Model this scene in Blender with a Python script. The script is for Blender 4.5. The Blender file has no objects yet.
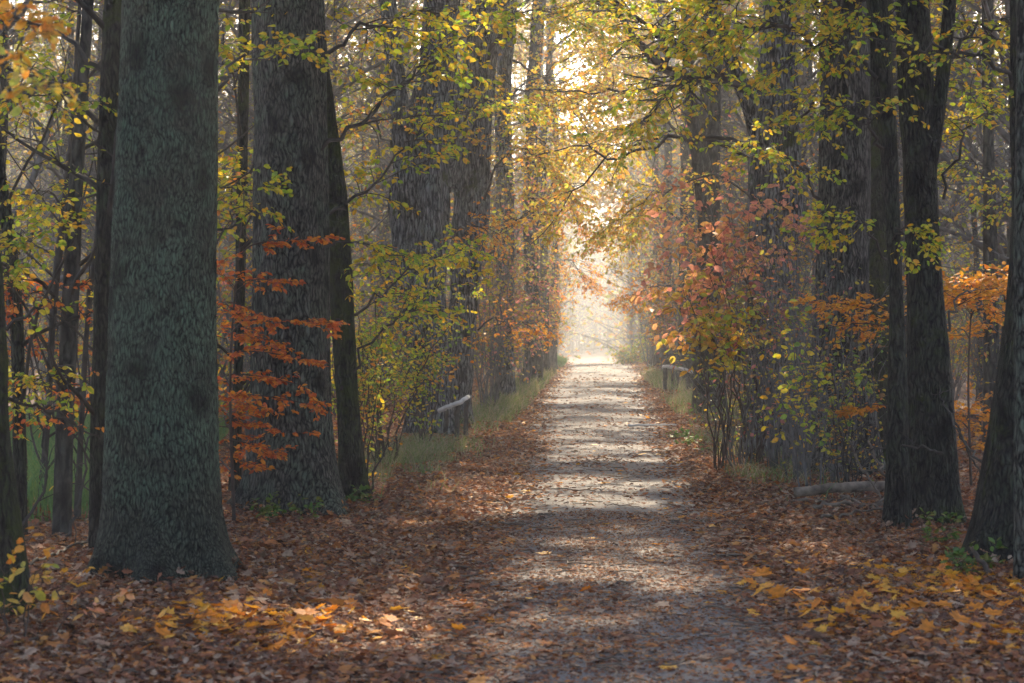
import bpy, math, random
import numpy as np
from mathutils import Vector

# ------------------------------------------------------------------ camera, sky, sun, exposure
S = bpy.context.scene
COL = S.collection
F = 2000.0            # focal length in pixels of a 1024 px wide frame
VX, VY = 598.0, 325.0  # where the path's direction (+Y) vanishes
H = 1.6
cam_d = bpy.data.cameras.new('camera')
cam = bpy.data.objects.new('camera', cam_d)
COL.objects.link(cam)
S.camera = cam
cam_d.sensor_width = 36.0
cam_d.lens = 36.0 * F / 1024.0
cam_d.clip_end = 3000.0
cam.location = (0, 0, H)
look = Vector(((512 - VX) / F, 1.0, -(341.5 - VY) / F))
cam.rotation_euler = look.to_track_quat('-Z', 'Y').to_euler()
cam_d.dof.use_dof = True
cam_d.dof.focus_distance = 21.0
cam_d.dof.aperture_fstop = 4.5

SUN_EL, SUN_AZ = math.radians(33), math.radians(1.0)
SDIR = Vector((math.sin(SUN_AZ) * math.cos(SUN_EL), math.cos(SUN_AZ) * math.cos(SUN_EL), math.sin(SUN_EL)))
world = bpy.data.worlds.new('World')
S.world = world
world.use_nodes = True
wn = world.node_tree
for n in list(wn.nodes):
    wn.nodes.remove(n)
sky = wn.nodes.new('ShaderNodeTexSky')
sky.sky_type = 'NISHITA'
sky.sun_disc = False
sky.sun_elevation = SUN_EL
sky.sun_rotation = SUN_AZ
sky.dust_density = 3.0
sky.air_density = 0.7
sky.ozone_density = 0.4
bg = wn.nodes.new('ShaderNodeBackground')
bg.inputs['Strength'].default_value = 0.15
wo = wn.nodes.new('ShaderNodeOutputWorld')
wn.links.new(sky.outputs[0], bg.inputs[0])
wn.links.new(bg.outputs[0], wo.inputs[0])

sl = bpy.data.lights.new('sun', 'SUN')
sl.energy = 5.0
sl.angle = math.radians(0.8)
sl.color = (1.0, 0.83, 0.60)
so = bpy.data.objects.new('sun', sl)
COL.objects.link(so)
so.rotation_euler = SDIR.to_track_quat('Z', 'Y').to_euler()
so.location = (0, 40, 60)

S.view_settings.view_transform = 'Standard'
S.view_settings.look = 'None'
S.view_settings.gamma = 1.0
S.view_settings.use_curve_mapping = False
S.view_settings.exposure = 1.6
HAZE_DENSITY = 0.0015
c = S.cycles
c.max_bounces = 6
c.diffuse_bounces = 3
c.glossy_bounces = 1
c.transmission_bounces = 3
c.volume_bounces = 1
c.transparent_max_bounces = 4
c.use_denoising = True
c.sample_clamp_indirect = 4.0
c.use_adaptive_sampling = True
c.adaptive_threshold = 0.02

RNG = np.random.default_rng(11)


# ------------------------------------------------------------------ helpers
def W(px, py, Y):
    """the point that shows at pixel px, py when it stands Y metres down the path"""
    return np.array([(px - VX) * Y / F, Y, H - (py - VY) * Y / F])


def nrmz(a):
    return a / np.maximum(np.linalg.norm(a, axis=-1, keepdims=True), 1e-9)


def _h(ix, iy, iz):
    n = (ix.astype(np.uint32) * np.uint32(374761393) + iy.astype(np.uint32) * np.uint32(668265263)
         + iz.astype(np.uint32) * np.uint32(2147483647 - 5000))
    n = (n ^ (n >> np.uint32(13))) * np.uint32(1274126177)
    n = n ^ (n >> np.uint32(16))
    return (n & np.uint32(0xFFFF)).astype(np.float64) / 65535.0


def vnoise(p):
    p = np.asarray(p, dtype=np.float64) + 1000.0
    i = np.floor(p).astype(np.int64)
    f = p - i
    f = f * f * (3 - 2 * f)
    x, y, z = i[..., 0], i[..., 1], i[..., 2]
    fx, fy, fz = f[..., 0], f[..., 1], f[..., 2]
    out = 0
    for dx in (0, 1):
        for dy in (0, 1):
            for dz in (0, 1):
                w = (fx if dx else 1 - fx) * (fy if dy else 1 - fy) * (fz if dz else 1 - fz)
                out = out + w * _h(x + dx, y + dy, z + dz)
    return out


def noise2(x, y, s, seed=0):
    p = np.stack([np.asarray(x) * s, np.asarray(y) * s, np.full(np.shape(x), seed * 7.3 + 0.5)], -1)
    return vnoise(p)


def ground_z(x, y):
    x = np.asarray(x, dtype=float)
    y = np.asarray(y, dtype=float)
    ax = np.abs(x + 0.05)
    verge = np.clip((ax - 1.3) / 1.2, 0, 1)
    verge = verge * verge * (3 - 2 * verge)
    z = 0.03 * verge + verge * 0.08 * (noise2(x, y, 0.45, 1) - 0.5) + 0.02 * (noise2(x, y, 1.3, 2) - 0.5)
    z = z + 0.03 * (1 - np.clip(ax / 1.2, 0, 1)) - 0.02
    z = z - 0.25 * np.clip((-x - 5.0) / 6.0, 0, 1)
    z = z - 0.045 * np.clip(y - 83, 0, 45)
    # grassy bank on the left at the far end
    z = z + 0.55 * np.exp(-(((x + 2.6) / 0.9) ** 2 + ((y - 84) / 9) ** 2))
    return z


class G:
    """collects vertices and faces for one mesh"""
    def __init__(self):
        self.v, self.f, self.n = [], [], 0

    def add(self, verts, faces, mat=0):
        verts = np.asarray(verts, dtype=np.float32).reshape(-1, 3)
        if len(verts) == 0:
            return self
        for fa in (faces if isinstance(faces, list) else [faces]):
            self.f.append((np.asarray(fa, dtype=np.int32) + self.n, mat))
        self.v.append(verts)
        self.n += len(verts)
        return self

    def mesh(self, name, mats, smooth=True):
        me = bpy.data.meshes.new(name)
        for m in mats:
            me.materials.append(m)
        if not self.v:
            return me
        V = np.concatenate(self.v)
        lt = np.concatenate([np.full(len(f), f.shape[1], dtype=np.int32) for f, _ in self.f])
        mi = np.concatenate([np.full(len(f), m, dtype=np.int32) for f, m in self.f])
        lv = np.concatenate([f.ravel() for f, _ in self.f]).astype(np.int32)
        ls = np.zeros(len(lt), dtype=np.int32)
        ls[1:] = np.cumsum(lt)[:-1]
        me.vertices.add(len(V))
        me.vertices.foreach_set('co', V.ravel())
        me.loops.add(len(lv))
        me.loops.foreach_set('vertex_index', lv)
        me.polygons.add(len(lt))
        me.polygons.foreach_set('loop_start', ls)
        me.polygons.foreach_set('loop_total', lt)
        me.polygons.foreach_set('material_index', mi)
        me.polygons.foreach_set('use_smooth', np.full(len(lt), smooth, dtype=bool))
        me.update(calc_edges=True)
        return me

    def build(self, name, mats, parent=None, origin=None, smooth=True):
        if not isinstance(mats, (list, tuple)):
            mats = [mats]
        if origin is not None:
            o_ = np.asarray(origin, dtype=np.float32)
            self.v = [v - o_ for v in self.v]
        o = bpy.data.objects.new(name, self.mesh(name, mats, smooth))
        COL.objects.link(o)
        if parent is not None:
            o.parent = parent
        elif origin is not None:
            o.location = [float(q) for q in origin]
        return o


def tag(o, label=None, cat=None, group=None, kind=None):
    if label:
        o['label'] = label
    if cat:
        o['category'] = cat
    if group:
        o['group'] = group
    if kind:
        o['kind'] = kind
    return o


def thing(name, label, cat, loc, group=None, rz=0.0):
    o = bpy.data.objects.new(name, None)
    o.empty_display_size = 0.2
    COL.objects.link(o)
    o.location = [float(q) for q in loc]
    o.rotation_euler = (0, 0, rz)
    return tag(o, label, cat, group)


KIDS = {}


def copy_thing(src, loc, rz, scale=1.0, label=None, group=None):
    r = src.copy()
    COL.objects.link(r)
    r.location = [float(q) for q in loc]
    r.rotation_euler = (0, 0, rz)
    r.scale = (scale, scale, scale)
    if label:
        r['label'] = label
    if group:
        r['group'] = group
    if src.name not in KIDS:
        KIDS[src.name] = [(k, list(k.children)) for k in src.children]
    for ch, subs in KIDS[src.name]:
        k = ch.copy()
        COL.objects.link(k)
        k.parent = r
        for g in subs:
            d = g.copy()
            COL.objects.link(d)
            d.parent = k
    return r


# ------------------------------------------------------------------ materials
def new_mat(name):
    m = bpy.data.materials.new(name)
    m.use_nodes = True
    nt = m.node_tree
    for n in list(nt.nodes):
        nt.nodes.remove(n)
    out = nt.nodes.new('ShaderNodeOutputMaterial')
    return m, nt, out


def ramp(nt, cols, fac, interp='LINEAR'):
    r = nt.nodes.new('ShaderNodeValToRGB')
    r.color_ramp.interpolation = interp
    e = r.color_ramp.elements
    while len(e) < len(cols):
        e.new(0.5)
    for i, (p, cc) in enumerate(cols):
        e[i].position = p
        e[i].color = (*cc, 1)
    nt.links.new(fac, r.inputs[0])
    return r.outputs[0]


def leaf_mat(name, cols, translucent=0.45, gloss=0.04, rough=0.45):
    m, nt, out = new_mat(name)
    geo = nt.nodes.new('ShaderNodeNewGeometry')
    k = len(cols)
    col = ramp(nt, [((i) / k, cc) for i, cc in enumerate(cols)], geo.outputs['Random Per Island'], 'CONSTANT')
    # blotches inside a leaf
    tc = nt.nodes.new('ShaderNodeTexCoord')
    nz = nt.nodes.new('ShaderNodeTexNoise')
    nz.inputs['Scale'].default_value = 28
    nt.links.new(tc.outputs['Object'], nz.inputs['Vector'])
    hsv = nt.nodes.new('ShaderNodeHueSaturation')
    mr = nt.nodes.new('ShaderNodeMapRange')
    mr.inputs[1].default_value = 0.3
    mr.inputs[2].default_value = 0.7
    mr.inputs[3].default_value = 0.65
    mr.inputs[4].default_value = 1.2
    nt.links.new(nz.outputs[0], mr.inputs[0])
    nt.links.new(mr.outputs[0], hsv.inputs['Value'])
    nt.links.new(col, hsv.inputs['Color'])
    d = nt.nodes.new('ShaderNodeBsdfDiffuse')
    t = nt.nodes.new('ShaderNodeBsdfTranslucent')
    nt.links.new(hsv.outputs[0], d.inputs[0])
    nt.links.new(hsv.outputs[0], t.inputs[0])
    mx = nt.nodes.new('ShaderNodeMixShader')
    mx.inputs[0].default_value = translucent
    nt.links.new(d.outputs[0], mx.inputs[1])
    nt.links.new(t.outputs[0], mx.inputs[2])
    g = nt.nodes.new('ShaderNodeBsdfGlossy')
    g.inputs['Roughness'].default_value = rough
    m2 = nt.nodes.new('ShaderNodeMixShader')
    m2.inputs[0].default_value = gloss
    nt.links.new(mx.outputs[0], m2.inputs[1])
    nt.links.new(g.outputs[0], m2.inputs[2])
    nt.links.new(m2.outputs[0], out.inputs[0])
    return m


def bark_mat(name, dark, mid, algae, algae_amt, sx=26.0, sz=7.0, moss=0.0, bump=0.6, low=False):
    """ridged bark: long plates between dark cracks, algae film and moss in patches"""
    m, nt, out = new_mat(name)
    L = nt.links.new
    tc = nt.nodes.new('ShaderNodeTexCoord')
    wob = nt.nodes.new('ShaderNodeTexNoise')
    wob.inputs['Scale'].default_value = 5.0
    wob.inputs['Detail'].default_value = 3.0
    L(tc.outputs['Object'], wob.inputs['Vector'])
    vm = nt.nodes.new('ShaderNodeVectorMath')
    vm.operation = 'MULTIPLY_ADD'
    L(wob.outputs['Color'], vm.inputs[0])
    vm.inputs[1].default_value = (0.09, 0.09, 0.22)
    L(tc.outputs['Object'], vm.inputs[2])
    mp = nt.nodes.new('ShaderNodeMapping')
    mp.inputs['Scale'].default_value = (sx, sx, sz)
    L(vm.outputs[0], mp.inputs['Vector'])
    vo = nt.nodes.new('ShaderNodeTexVoronoi')
    vo.feature = 'DISTANCE_TO_EDGE'
    vo.inputs['Scale'].default_value = 1.0
    L(mp.outputs[0], vo.inputs['Vector'])
    fine = nt.nodes.new('ShaderNodeTexNoise')
    fine.inputs['Scale'].default_value = 1.1
    fine.inputs['Detail'].default_value = 6.0
    fine.inputs['Roughness'].default_value = 0.65
    L(mp.outputs[0], fine.inputs['Vector'])
    pm = nt.nodes.new('ShaderNodeMath')
    pm.operation = 'MULTIPLY_ADD'
    L(fine.outputs[0], pm.inputs[0])
    pm.inputs[1].default_value = 0.62
    L(vo.outputs['Distance'], pm.inputs[2])
    pm2 = nt.nodes.new('ShaderNodeMath')
    pm2.operation = 'SUBTRACT'
    L(pm.outputs[0], pm2.inputs[0])
    pm2.inputs[1].default_value = 0.27
    plate = ramp(nt, [(0.02, (0, 0, 0)), (0.22, (0.6, 0.6, 0.6)), (0.42, (1, 1, 1))], pm2.outputs[0])
    ht = nt.nodes.new('ShaderNodeMath')
    ht.operation = 'MULTIPLY_ADD'
    L(fine.outputs[0], ht.inputs[0])
    ht.inputs[1].default_value = 0.9
    L(plate, ht.inputs[2])
    big = nt.nodes.new('ShaderNodeTexNoise')
    big.inputs['Scale'].default_value = 3.5
    big.inputs['Detail'].default_value = 5.0
    big.inputs['Roughness'].default_value = 0.6
    L(tc.outputs['Object'], big.inputs['Vector'])
    c1 = nt.nodes.new('ShaderNodeMix')
    c1.data_type = 'RGBA'
    L(plate, c1.inputs['Factor'])
    c1.inputs['A'].default_value = (*dark, 1)
    c1.inputs['B'].default_value = (*mid, 1)
    am = nt.nodes.new('ShaderNodeMapRange')
    am.inputs[1].default_value = 0.36 + 0.2 * (1 - algae_amt)
    am.inputs[2].default_value = 0.52 + 0.2 * (1 - algae_amt)
    am.inputs[3].default_value = 0.0
    am.inputs[4].default_value = min(1.0, algae_amt + 0.1)
    L(big.outputs[0], am.inputs[0])
    am2 = nt.nodes.new('ShaderNodeMath')
    am2.operation = 'MULTIPLY'
    L(am.outputs[0], am2.inputs[0])
    L(plate, am2.inputs[1])
    if low:      # algae tone thins out towards the foot, down to the bark colour, ragged edge
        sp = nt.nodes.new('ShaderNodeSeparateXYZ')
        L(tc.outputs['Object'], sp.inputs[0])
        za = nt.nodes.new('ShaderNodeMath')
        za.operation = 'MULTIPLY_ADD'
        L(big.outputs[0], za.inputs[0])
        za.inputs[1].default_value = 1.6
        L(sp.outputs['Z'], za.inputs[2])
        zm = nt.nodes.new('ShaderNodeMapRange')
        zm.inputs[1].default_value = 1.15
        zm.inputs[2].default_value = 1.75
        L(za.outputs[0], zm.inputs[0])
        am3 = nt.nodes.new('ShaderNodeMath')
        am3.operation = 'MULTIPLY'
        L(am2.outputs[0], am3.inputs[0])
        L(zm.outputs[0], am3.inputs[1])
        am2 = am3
    c2 = nt.nodes.new('ShaderNodeMix')
    c2.data_type = 'RGBA'
    L(am2.outputs[0], c2.inputs['Factor'])
    L(c1.outputs['Result'], c2.inputs['A'])
    c2.inputs['B'].default_value = (*algae, 1)
    col = c2.outputs['Result']
    # fine tone
    ft = nt.nodes.new('ShaderNodeMapRange')
    ft.inputs[1].default_value = 0.3
    ft.inputs[2].default_value = 0.7
    ft.inputs[3].default_value = 0.55
    ft.inputs[4].default_value = 1.25
    L(fine.outputs[0], ft.inputs[0])
    hs = nt.nodes.new('ShaderNodeHueSaturation')
    L(ft.outputs[0], hs.inputs['Value'])
    L(col, hs.inputs['Color'])
    col = hs.outputs[0]
    # a few dark knots and scars
    kn = nt.nodes.new('ShaderNodeTexVoronoi')
    kn.inputs['Scale'].default_value = 1.0
    kmp = nt.nodes.new('ShaderNodeMapping')
    kmp.inputs['Scale'].default_value = (3.2, 3.2, 2.6)
    L(vm.outputs[0], kmp.inputs['Vector'])
    L(kmp.outputs[0], kn.inputs['Vector'])
    kf = ramp(nt, [(0.16, (0.16, 0.15, 0.13)), (0.34, (1, 1, 1))], kn.outputs['Distance'])
    mu = nt.nodes.new('ShaderNodeMix')
    mu.data_type = 'RGBA'
    mu.blend_type = 'MULTIPLY'
    mu.inputs['Factor'].default_value = 0.85
    L(col, mu.inputs['A'])
    L(kf, mu.inputs['B'])
    col = mu.outputs['Result']
    if moss > 0:
        mn = nt.nodes.new('ShaderNodeTexNoise')
        mn.inputs['Scale'].default_value = 2.3
        mn.inputs['Detail'].default_value = 7.0
        mn.inputs['Roughness'].default_value = 0.7
        L(tc.outputs['Object'], mn.inputs['Vector'])
        mm = nt.nodes.new('ShaderNodeMapRange')
        mm.inputs[1].default_value = 0.62 - 0.3 * moss
        mm.inputs[2].default_value = 0.72 - 0.3 * moss
        L(mn.outputs[0], mm.inputs[0])
        c3 = nt.nodes.new('ShaderNodeMix')
        c3.data_type = 'RGBA'
        L(mm.outputs[0], c3.inputs['Factor'])
        L(col, c3.inputs['A'])
        c3.inputs['B'].default_value = (0.05, 0.065, 0.012, 1)
        col = c3.outputs['Result']
    bs = nt.nodes.new('ShaderNodeBsdfPrincipled')
    bs.inputs['Roughness'].default_value = 0.9
    bs.inputs['Specular IOR Level'].default_value = 0.2
    L(col, bs.inputs['Base Color'])
    bp = nt.nodes.new('ShaderNodeBump')
    bp.inputs['Strength'].default_value = bump
    bp.inputs['Distance'].default_value = 0.035
    L(ht.outputs[0], bp.inputs['Height'])
    L(bp.outputs[0], bs.inputs['Normal'])
    L(bs.outputs[0], out.inputs[0])
    return m


def twig_mat(name, a, b):
    m, nt, out = new_mat(name)
    L = nt.links.new
    tc = nt.nodes.new('ShaderNodeTexCoord')
    nz = nt.nodes.new('ShaderNodeTexNoise')
    nz.inputs['Scale'].default_value = 9
    nz.inputs['Detail'].default_value = 4
    L(tc.outputs['Object'], nz.inputs['Vector'])
    col = ramp(nt, [(0.35, a), (0.65, b)], nz.outputs[0])
    bs = nt.nodes.new('ShaderNodeBsdfPrincipled')
    bs.inputs['Roughness'].default_value = 0.85
    bs.inputs['Specular IOR Level'].default_value = 0.25
    L(col, bs.inputs['Base Color'])
    n2 = nt.nodes.new('ShaderNodeTexNoise')
    n2.inputs['Scale'].default_value = 60
    L(tc.outputs['Object'], n2.inputs['Vector'])
    bp = nt.nodes.new('ShaderNodeBump')
    bp.inputs['Strength'].default_value = 0.5
    bp.inputs['Distance'].default_value = 0.01
    L(n2.outputs[0], bp.inputs['Height'])
    L(bp.outputs[0], bs.inputs['Normal'])
    L(bs.outputs[0], out.inputs[0])
    return m


def floor_mat(name, cols, scale, bump=0.5, dist=0.03):
    m, nt, out = new_mat(name)
    L = nt.links.new
    tc = nt.nodes.new('ShaderNodeTexCoord')
    nz = nt.nodes.new('ShaderNodeTexNoise')
    nz.inputs['Scale'].default_value = scale
    nz.inputs['Detail'].default_value = 8
    nz.inputs['Roughness'].default_value = 0.7
    L(tc.outputs['Object'], nz.inputs['Vector'])
    vo = nt.nodes.new('ShaderNodeTexVoronoi')
    vo.inputs['Scale'].default_value = scale * 9
    L(tc.outputs['Object'], vo.inputs['Vector'])
    ad = nt.nodes.new('ShaderNodeMath')
    ad.operation = 'MULTIPLY_ADD'
    L(vo.outputs['Color'], ad.inputs[0])
    ad.inputs[1].default_value = 0.35
    L(nz.outputs[0], ad.inputs[2])
    col = ramp(nt, cols, ad.outputs[0])
    bs = nt.nodes.new('ShaderNodeBsdfPrincipled')
    bs.inputs['Roughness'].default_value = 0.9
    bs.inputs['Specular IOR Level'].default_value = 0.25
    L(col, bs.inputs['Base Color'])
    bp = nt.nodes.new('ShaderNodeBump')
    bp.inputs['Strength'].default_value = bump
    bp.inputs['Distance'].default_value = dist
    L(vo.outputs['Distance'], bp.inputs['Height'])
    L(bp.outputs[0], bs.inputs['Normal'])
    L(bs.outputs[0], out.inputs[0])
    return m


M = {}
M['yellow_green'] = leaf_mat('leaf_yellow_green', [(0.44, 0.52, 0.03), (0.70, 0.56, 0.03), (0.80, 0.58, 0.03), (0.28, 0.42, 0.03), (0.82, 0.46, 0.03), (0.58, 0.60, 0.04)], 0.5)
M['gold'] = leaf_mat('leaf_gold', [(0.792, 0.528, 0.048), (0.816, 0.456, 0.060), (0.600, 0.528, 0.060), (0.816, 0.576, 0.096), (0.720, 0.324, 0.060), (0.480, 0.504, 0.060)], 0.5)
M['orange'] = leaf_mat('leaf_orange', [(0.82, 0.24, 0.022), (0.68, 0.14, 0.02), (0.82, 0.32, 0.03), (0.50, 0.09, 0.016), (0.80, 0.22, 0.025)], 0.4)
M['amber'] = leaf_mat('leaf_amber', [(0.792, 0.336, 0.030), (0.816, 0.38, 0.035), (0.720, 0.240, 0.024), (0.816, 0.42, 0.04)], 0.4)
M['salmon'] = leaf_mat('leaf_salmon', [(0.80, 0.34, 0.19), (0.83, 0.42, 0.18), (0.80, 0.36, 0.20), (0.80, 0.46, 0.14), (0.78, 0.32, 0.22)], 0.45)
M['pink'] = leaf_mat('leaf_pink', [(0.624, 0.228, 0.180), (0.480, 0.156, 0.120), (0.552, 0.312, 0.072), (0.336, 0.288, 0.060)], 0.45)
M['green'] = leaf_mat('leaf_green', [(0.182, 0.299, 0.039), (0.312, 0.390, 0.039), (0.572, 0.494, 0.039), (0.650, 0.416, 0.039), (0.234, 0.351, 0.052)], 0.4)
M['mixed'] = leaf_mat('leaf_mixed', [(0.460, 0.391, 0.046), (0.276, 0.310, 0.034), (0.621, 0.345, 0.034), (0.552, 0.196, 0.034), (0.483, 0.414, 0.046), (0.299, 0.161, 0.057)], 0.4)
M['canopy'] = leaf_mat('leaf_canopy', [(0.32, 0.32, 0.03), (0.46, 0.34, 0.03), (0.20, 0.25, 0.03), (0.52, 0.30, 0.03)], 0.35)
M['herb'] = leaf_mat('leaf_herb', [(0.08, 0.17, 0.025), (0.12, 0.21, 0.03), (0.17, 0.23, 0.03), (0.22, 0.22, 0.04)], 0.35)
M['litter'] = leaf_mat('leaf_litter', [(0.237, 0.094, 0.048), (0.156, 0.067, 0.040), (0.288, 0.118, 0.058), (0.312, 0.180, 0.112), (0.106, 0.053, 0.036),
                                       (0.413, 0.150, 0.050), (0.250, 0.138, 0.087), (0.200, 0.077, 0.043), (0.450, 0.180, 0.056), (0.156, 0.082, 0.056), (0.288, 0.108, 0.050), (0.350, 0.228, 0.151), (0.40, 0.28, 0.19), (0.46, 0.21, 0.06), (0.34, 0.23, 0.15)], 0.15, 0.02, 0.55)
M['maple'] = leaf_mat('leaf_maple', [(0.70, 0.30, 0.03), (0.72, 0.38, 0.05), (0.64, 0.22, 0.025), (0.70, 0.42, 0.10)], 0.25, 0.02)
M['grass'] = leaf_mat('grass_blade', [(0.18, 0.24, 0.06), (0.30, 0.27, 0.13), (0.12, 0.19, 0.04), (0.34, 0.28, 0.16), (0.36, 0.30, 0.17), (0.16, 0.22, 0.05)], 0.3)
M['lush'] = leaf_mat('grass_lush', [(0.09, 0.20, 0.05), (0.13, 0.24, 0.06), (0.17, 0.24, 0.06)], 0.35)
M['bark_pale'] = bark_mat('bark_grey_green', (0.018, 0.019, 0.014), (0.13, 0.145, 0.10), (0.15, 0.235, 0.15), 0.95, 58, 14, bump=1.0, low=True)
M['bark_brown'] = bark_mat('bark_ridged_brown', (0.012, 0.011, 0.009), (0.185, 0.175, 0.14), (0.14, 0.20, 0.13), 0.6, 36, 9.0, bump=1.0)
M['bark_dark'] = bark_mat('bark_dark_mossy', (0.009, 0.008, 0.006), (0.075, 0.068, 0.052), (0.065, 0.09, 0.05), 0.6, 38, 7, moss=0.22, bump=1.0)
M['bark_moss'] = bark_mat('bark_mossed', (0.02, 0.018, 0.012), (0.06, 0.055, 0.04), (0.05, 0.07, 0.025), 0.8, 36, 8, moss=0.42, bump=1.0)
M['bark_grey'] = bark_mat('bark_blue_grey', (0.025, 0.024, 0.024), (0.30, 0.295, 0.29), (0.23, 0.29, 0.25), 0.5, 26, 4.0, moss=0.15, bump=1.0)
M['bark_mid'] = bark_mat('bark_pale_brown', (0.02, 0.018, 0.015), (0.19, 0.175, 0.15), (0.15, 0.18, 0.13), 0.45, 36, 6, bump=1.0)
M['log'] = twig_mat('log_wood', (0.06, 0.045, 0.033), (0.27, 0.21, 0.155))
M['bark_wood'] = bark_mat('bark_far', (0.03, 0.027, 0.023), (0.10, 0.09, 0.075), (0.085, 0.10, 0.07), 0.5, 16, 4, bump=0.6)
M['twig'] = twig_mat('twig_grey', (0.085, 0.08, 0.076), (0.19, 0.18, 0.17))
M['branch'] = twig_mat('branch_dark', (0.03, 0.025, 0.02), (0.075, 0.062, 0.05))
M['stem'] = twig_mat('stem_brown', (0.05, 0.035, 0.025), (0.11, 0.08, 0.06))
M['deadwood'] = twig_mat('dead_wood', (0.09, 0.068, 0.05), (0.20, 0.155, 0.115))
M['rail'] = twig_mat('bare_pale_wood', (0.45, 0.42, 0.37), (0.68, 0.65, 0.6))
M['post'] = twig_mat('weathered_post', (0.035, 0.03, 0.025), (0.10, 0.083, 0.066))
M['floor'] = floor_mat('forest_floor', [(0.25, (0.045, 0.026, 0.017)), (0.5, (0.10, 0.05, 0.028)), (0.75, (0.15, 0.08, 0.045))], 3.0)
M['gravel'] = floor_mat('gravel', [(0.2, (0.105, 0.095, 0.088)), (0.55, (0.158, 0.146, 0.137)), (1.0, (0.22, 0.203, 0.19))], 7.0, 0.5, 0.012)


# ------------------------------------------------------------------ tubes, leaves
def tubes(g, P, R, k=4, mat=0):
    P = np.asarray(P, dtype=float)
    R = np.asarray(R, dtype=float)
    if P.ndim == 2:
        P = P[None]
        R = R[None]
    N, K, _ = P.shape
    if N == 0:
        return
    T = np.gradient(P, axis=1)
    T = nrmz(T)
    main = nrmz(P[:, -1] - P[:, 0])
    ref = np.where(np.abs(main[:, 2:3]) < 0.8, np.array([[0, 0, 1.0]]), np.array([[1.0, 0.2, 0]]))[:, None, :]
    U = nrmz(np.cross(T, np.broadcast_to(ref, T.shape)))
    Vv = np.cross(T, U)
    a = np.arange(k) * 2 * np.pi / k
    ring = U[:, :, None, :] * np.cos(a)[None, None, :, None] + Vv[:, :, None, :] * np.sin(a)[None, None, :, None]
    V = P[:, :, None, :] + ring * R[:, :, None, None]
    base = (np.arange(N) * K * k)[:, None, None]
    i = np.arange(K - 1)[None, :, None] * k
    j = np.arange(k)[None, None, :]
    j2 = (j + 1) % k
    Fq = np.stack(np.broadcast_arrays(base + i + j, base + i + j2, base + i + k + j2, base + i + k + j), -1).reshape(-1, 4)
    g.add(V, Fq, mat)
    if k > 4:   # cap the ends
        b = np.arange(N) * K * k
        g.f.append((np.stack([b[:, None] + (k - 1 - np.arange(k))[None, :]], 0)[0].astype(np.int32) + g.n - N * K * k, mat))
        g.f.append(((b[:, None] + (K - 1) * k + np.arange(k)[None, :]).astype(np.int32) + g.n - N * K * k, mat))


def curve(pts, n):
    """a smooth line through pts, n points (Catmull-Rom)"""
    p = np.asarray(pts, dtype=float)
    p = np.concatenate([[2 * p[0] - p[1]], p, [2 * p[-1] - p[-2]]])
    t = np.linspace(0, len(p) - 3 - 1e-6, n)
    i = t.astype(int)
    f = (t - i)[:, None]
    a, b, c_, d = p[i], p[i + 1], p[i + 2], p[i + 3]
    return 0.5 * (2 * b + (c_ - a) * f + (2 * a - 5 * b + 4 * c_ - d) * f ** 2 + (3 * b - a - 3 * c_ + d) * f ** 3)


def sample(P, t, idx):
    K = P.shape[1]
    f = np.clip(t, 0, 0.9999) * (K - 1)
    i = f.astype(int)
    w = (f - i)
    if P.ndim == 2:
        return P[idx, i] * (1 - w) + P[idx, i + 1] * w
    w = w[:, None]
    return P[idx, i] * (1 - w) + P[idx, i + 1] * w


def tang(P, t, idx):
    K = P.shape[1]
    i = np.minimum((np.clip(t, 0, 0.9999) * (K - 1)).astype(int), K - 2)
    return nrmz(P[idx, i + 1] - P[idx, i])


UP = np.array([0, 0, 1.0])


def kids(P, R, n, t0, t1, ln, ang, flat=0.0, droop=0.0, npts=5, rs=0.55, jit=0.18, rmin=0.0012, rng=RNG):
    """n side shoots on every line of P"""
    N = len(P)
    idx = np.repeat(np.arange(N), n)
    m = len(idx)
    t = rng.uniform(t0, t1, m)
    pos = sample(P, t, idx)
    tn = tang(P, t, idx)
    r0 = sample(R, t, idx) * rs
    side = nrmz(np.cross(tn, UP + rng.normal(0, 0.05, (m, 3)))) * rng.choice([-1, 1], m)[:, None]
    rnd = rng.normal(0, 1, (m, 3))
    rnd = nrmz(rnd - tn * np.sum(rnd * tn, -1, keepdims=True))
    perp = nrmz(side * flat + rnd * (1 - flat))
    an = ang * rng.uniform(0.75, 1.25, m)[:, None]
    d = nrmz(tn * np.cos(an) + perp * np.sin(an))
    L = ln * rng.uniform(0.55, 1.2, m) * (1.15 - 0.55 * t)
    out = np.zeros((m, npts, 3))
    out[:, 0] = pos
    for k in range(1, npts):
        d = nrmz(d + rng.normal(0, jit, (m, 3)) + np.array([0, 0, -droop]))
        out[:, k] = out[:, k - 1] + d * (L / (npts - 1))[:, None]
    rad = np.maximum(r0[:, None] * np.linspace(1, 0.3, npts)[None], rmin)
    return out, rad


OVAL = (np.array([[0, 0, 0], [0.30, 0.27, 0.05], [0.68, 0.26, 0.05], [1, 0, -0.06], [0.68, -0.26, 0.05], [0.30, -0.27, 0.05]]),
        [np.array([[0, 1, 2, 3], [0, 3, 4, 5]])])
KITE = (np.array([[0, 0, 0], [0.45, 0.30, 0.06], [1, 0, -0.05], [0.45, -0.30, 0.06]]), [np.array([[0, 1, 2], [0, 2, 3]])])
_mo = [(0, 0), (0.02, 0.16), (-0.10, 0.40), (0.16, 0.32), (0.20, 0.54), (0.36, 0.42), (0.50, 0.52), (0.56, 0.24), (0.72, 0.24), (0.78, 0.10), (1.0, 0.0)]
_mo = _mo + [(x, -y) for x, y in _mo[-2:0:-1]]
_mv = [(0.34, 0, 0)] + [(x, y, 0.22 * (y * y) + 0.10 * (x - 0.34) ** 2) for x, y in _mo]
_n = len(_mo)
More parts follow.
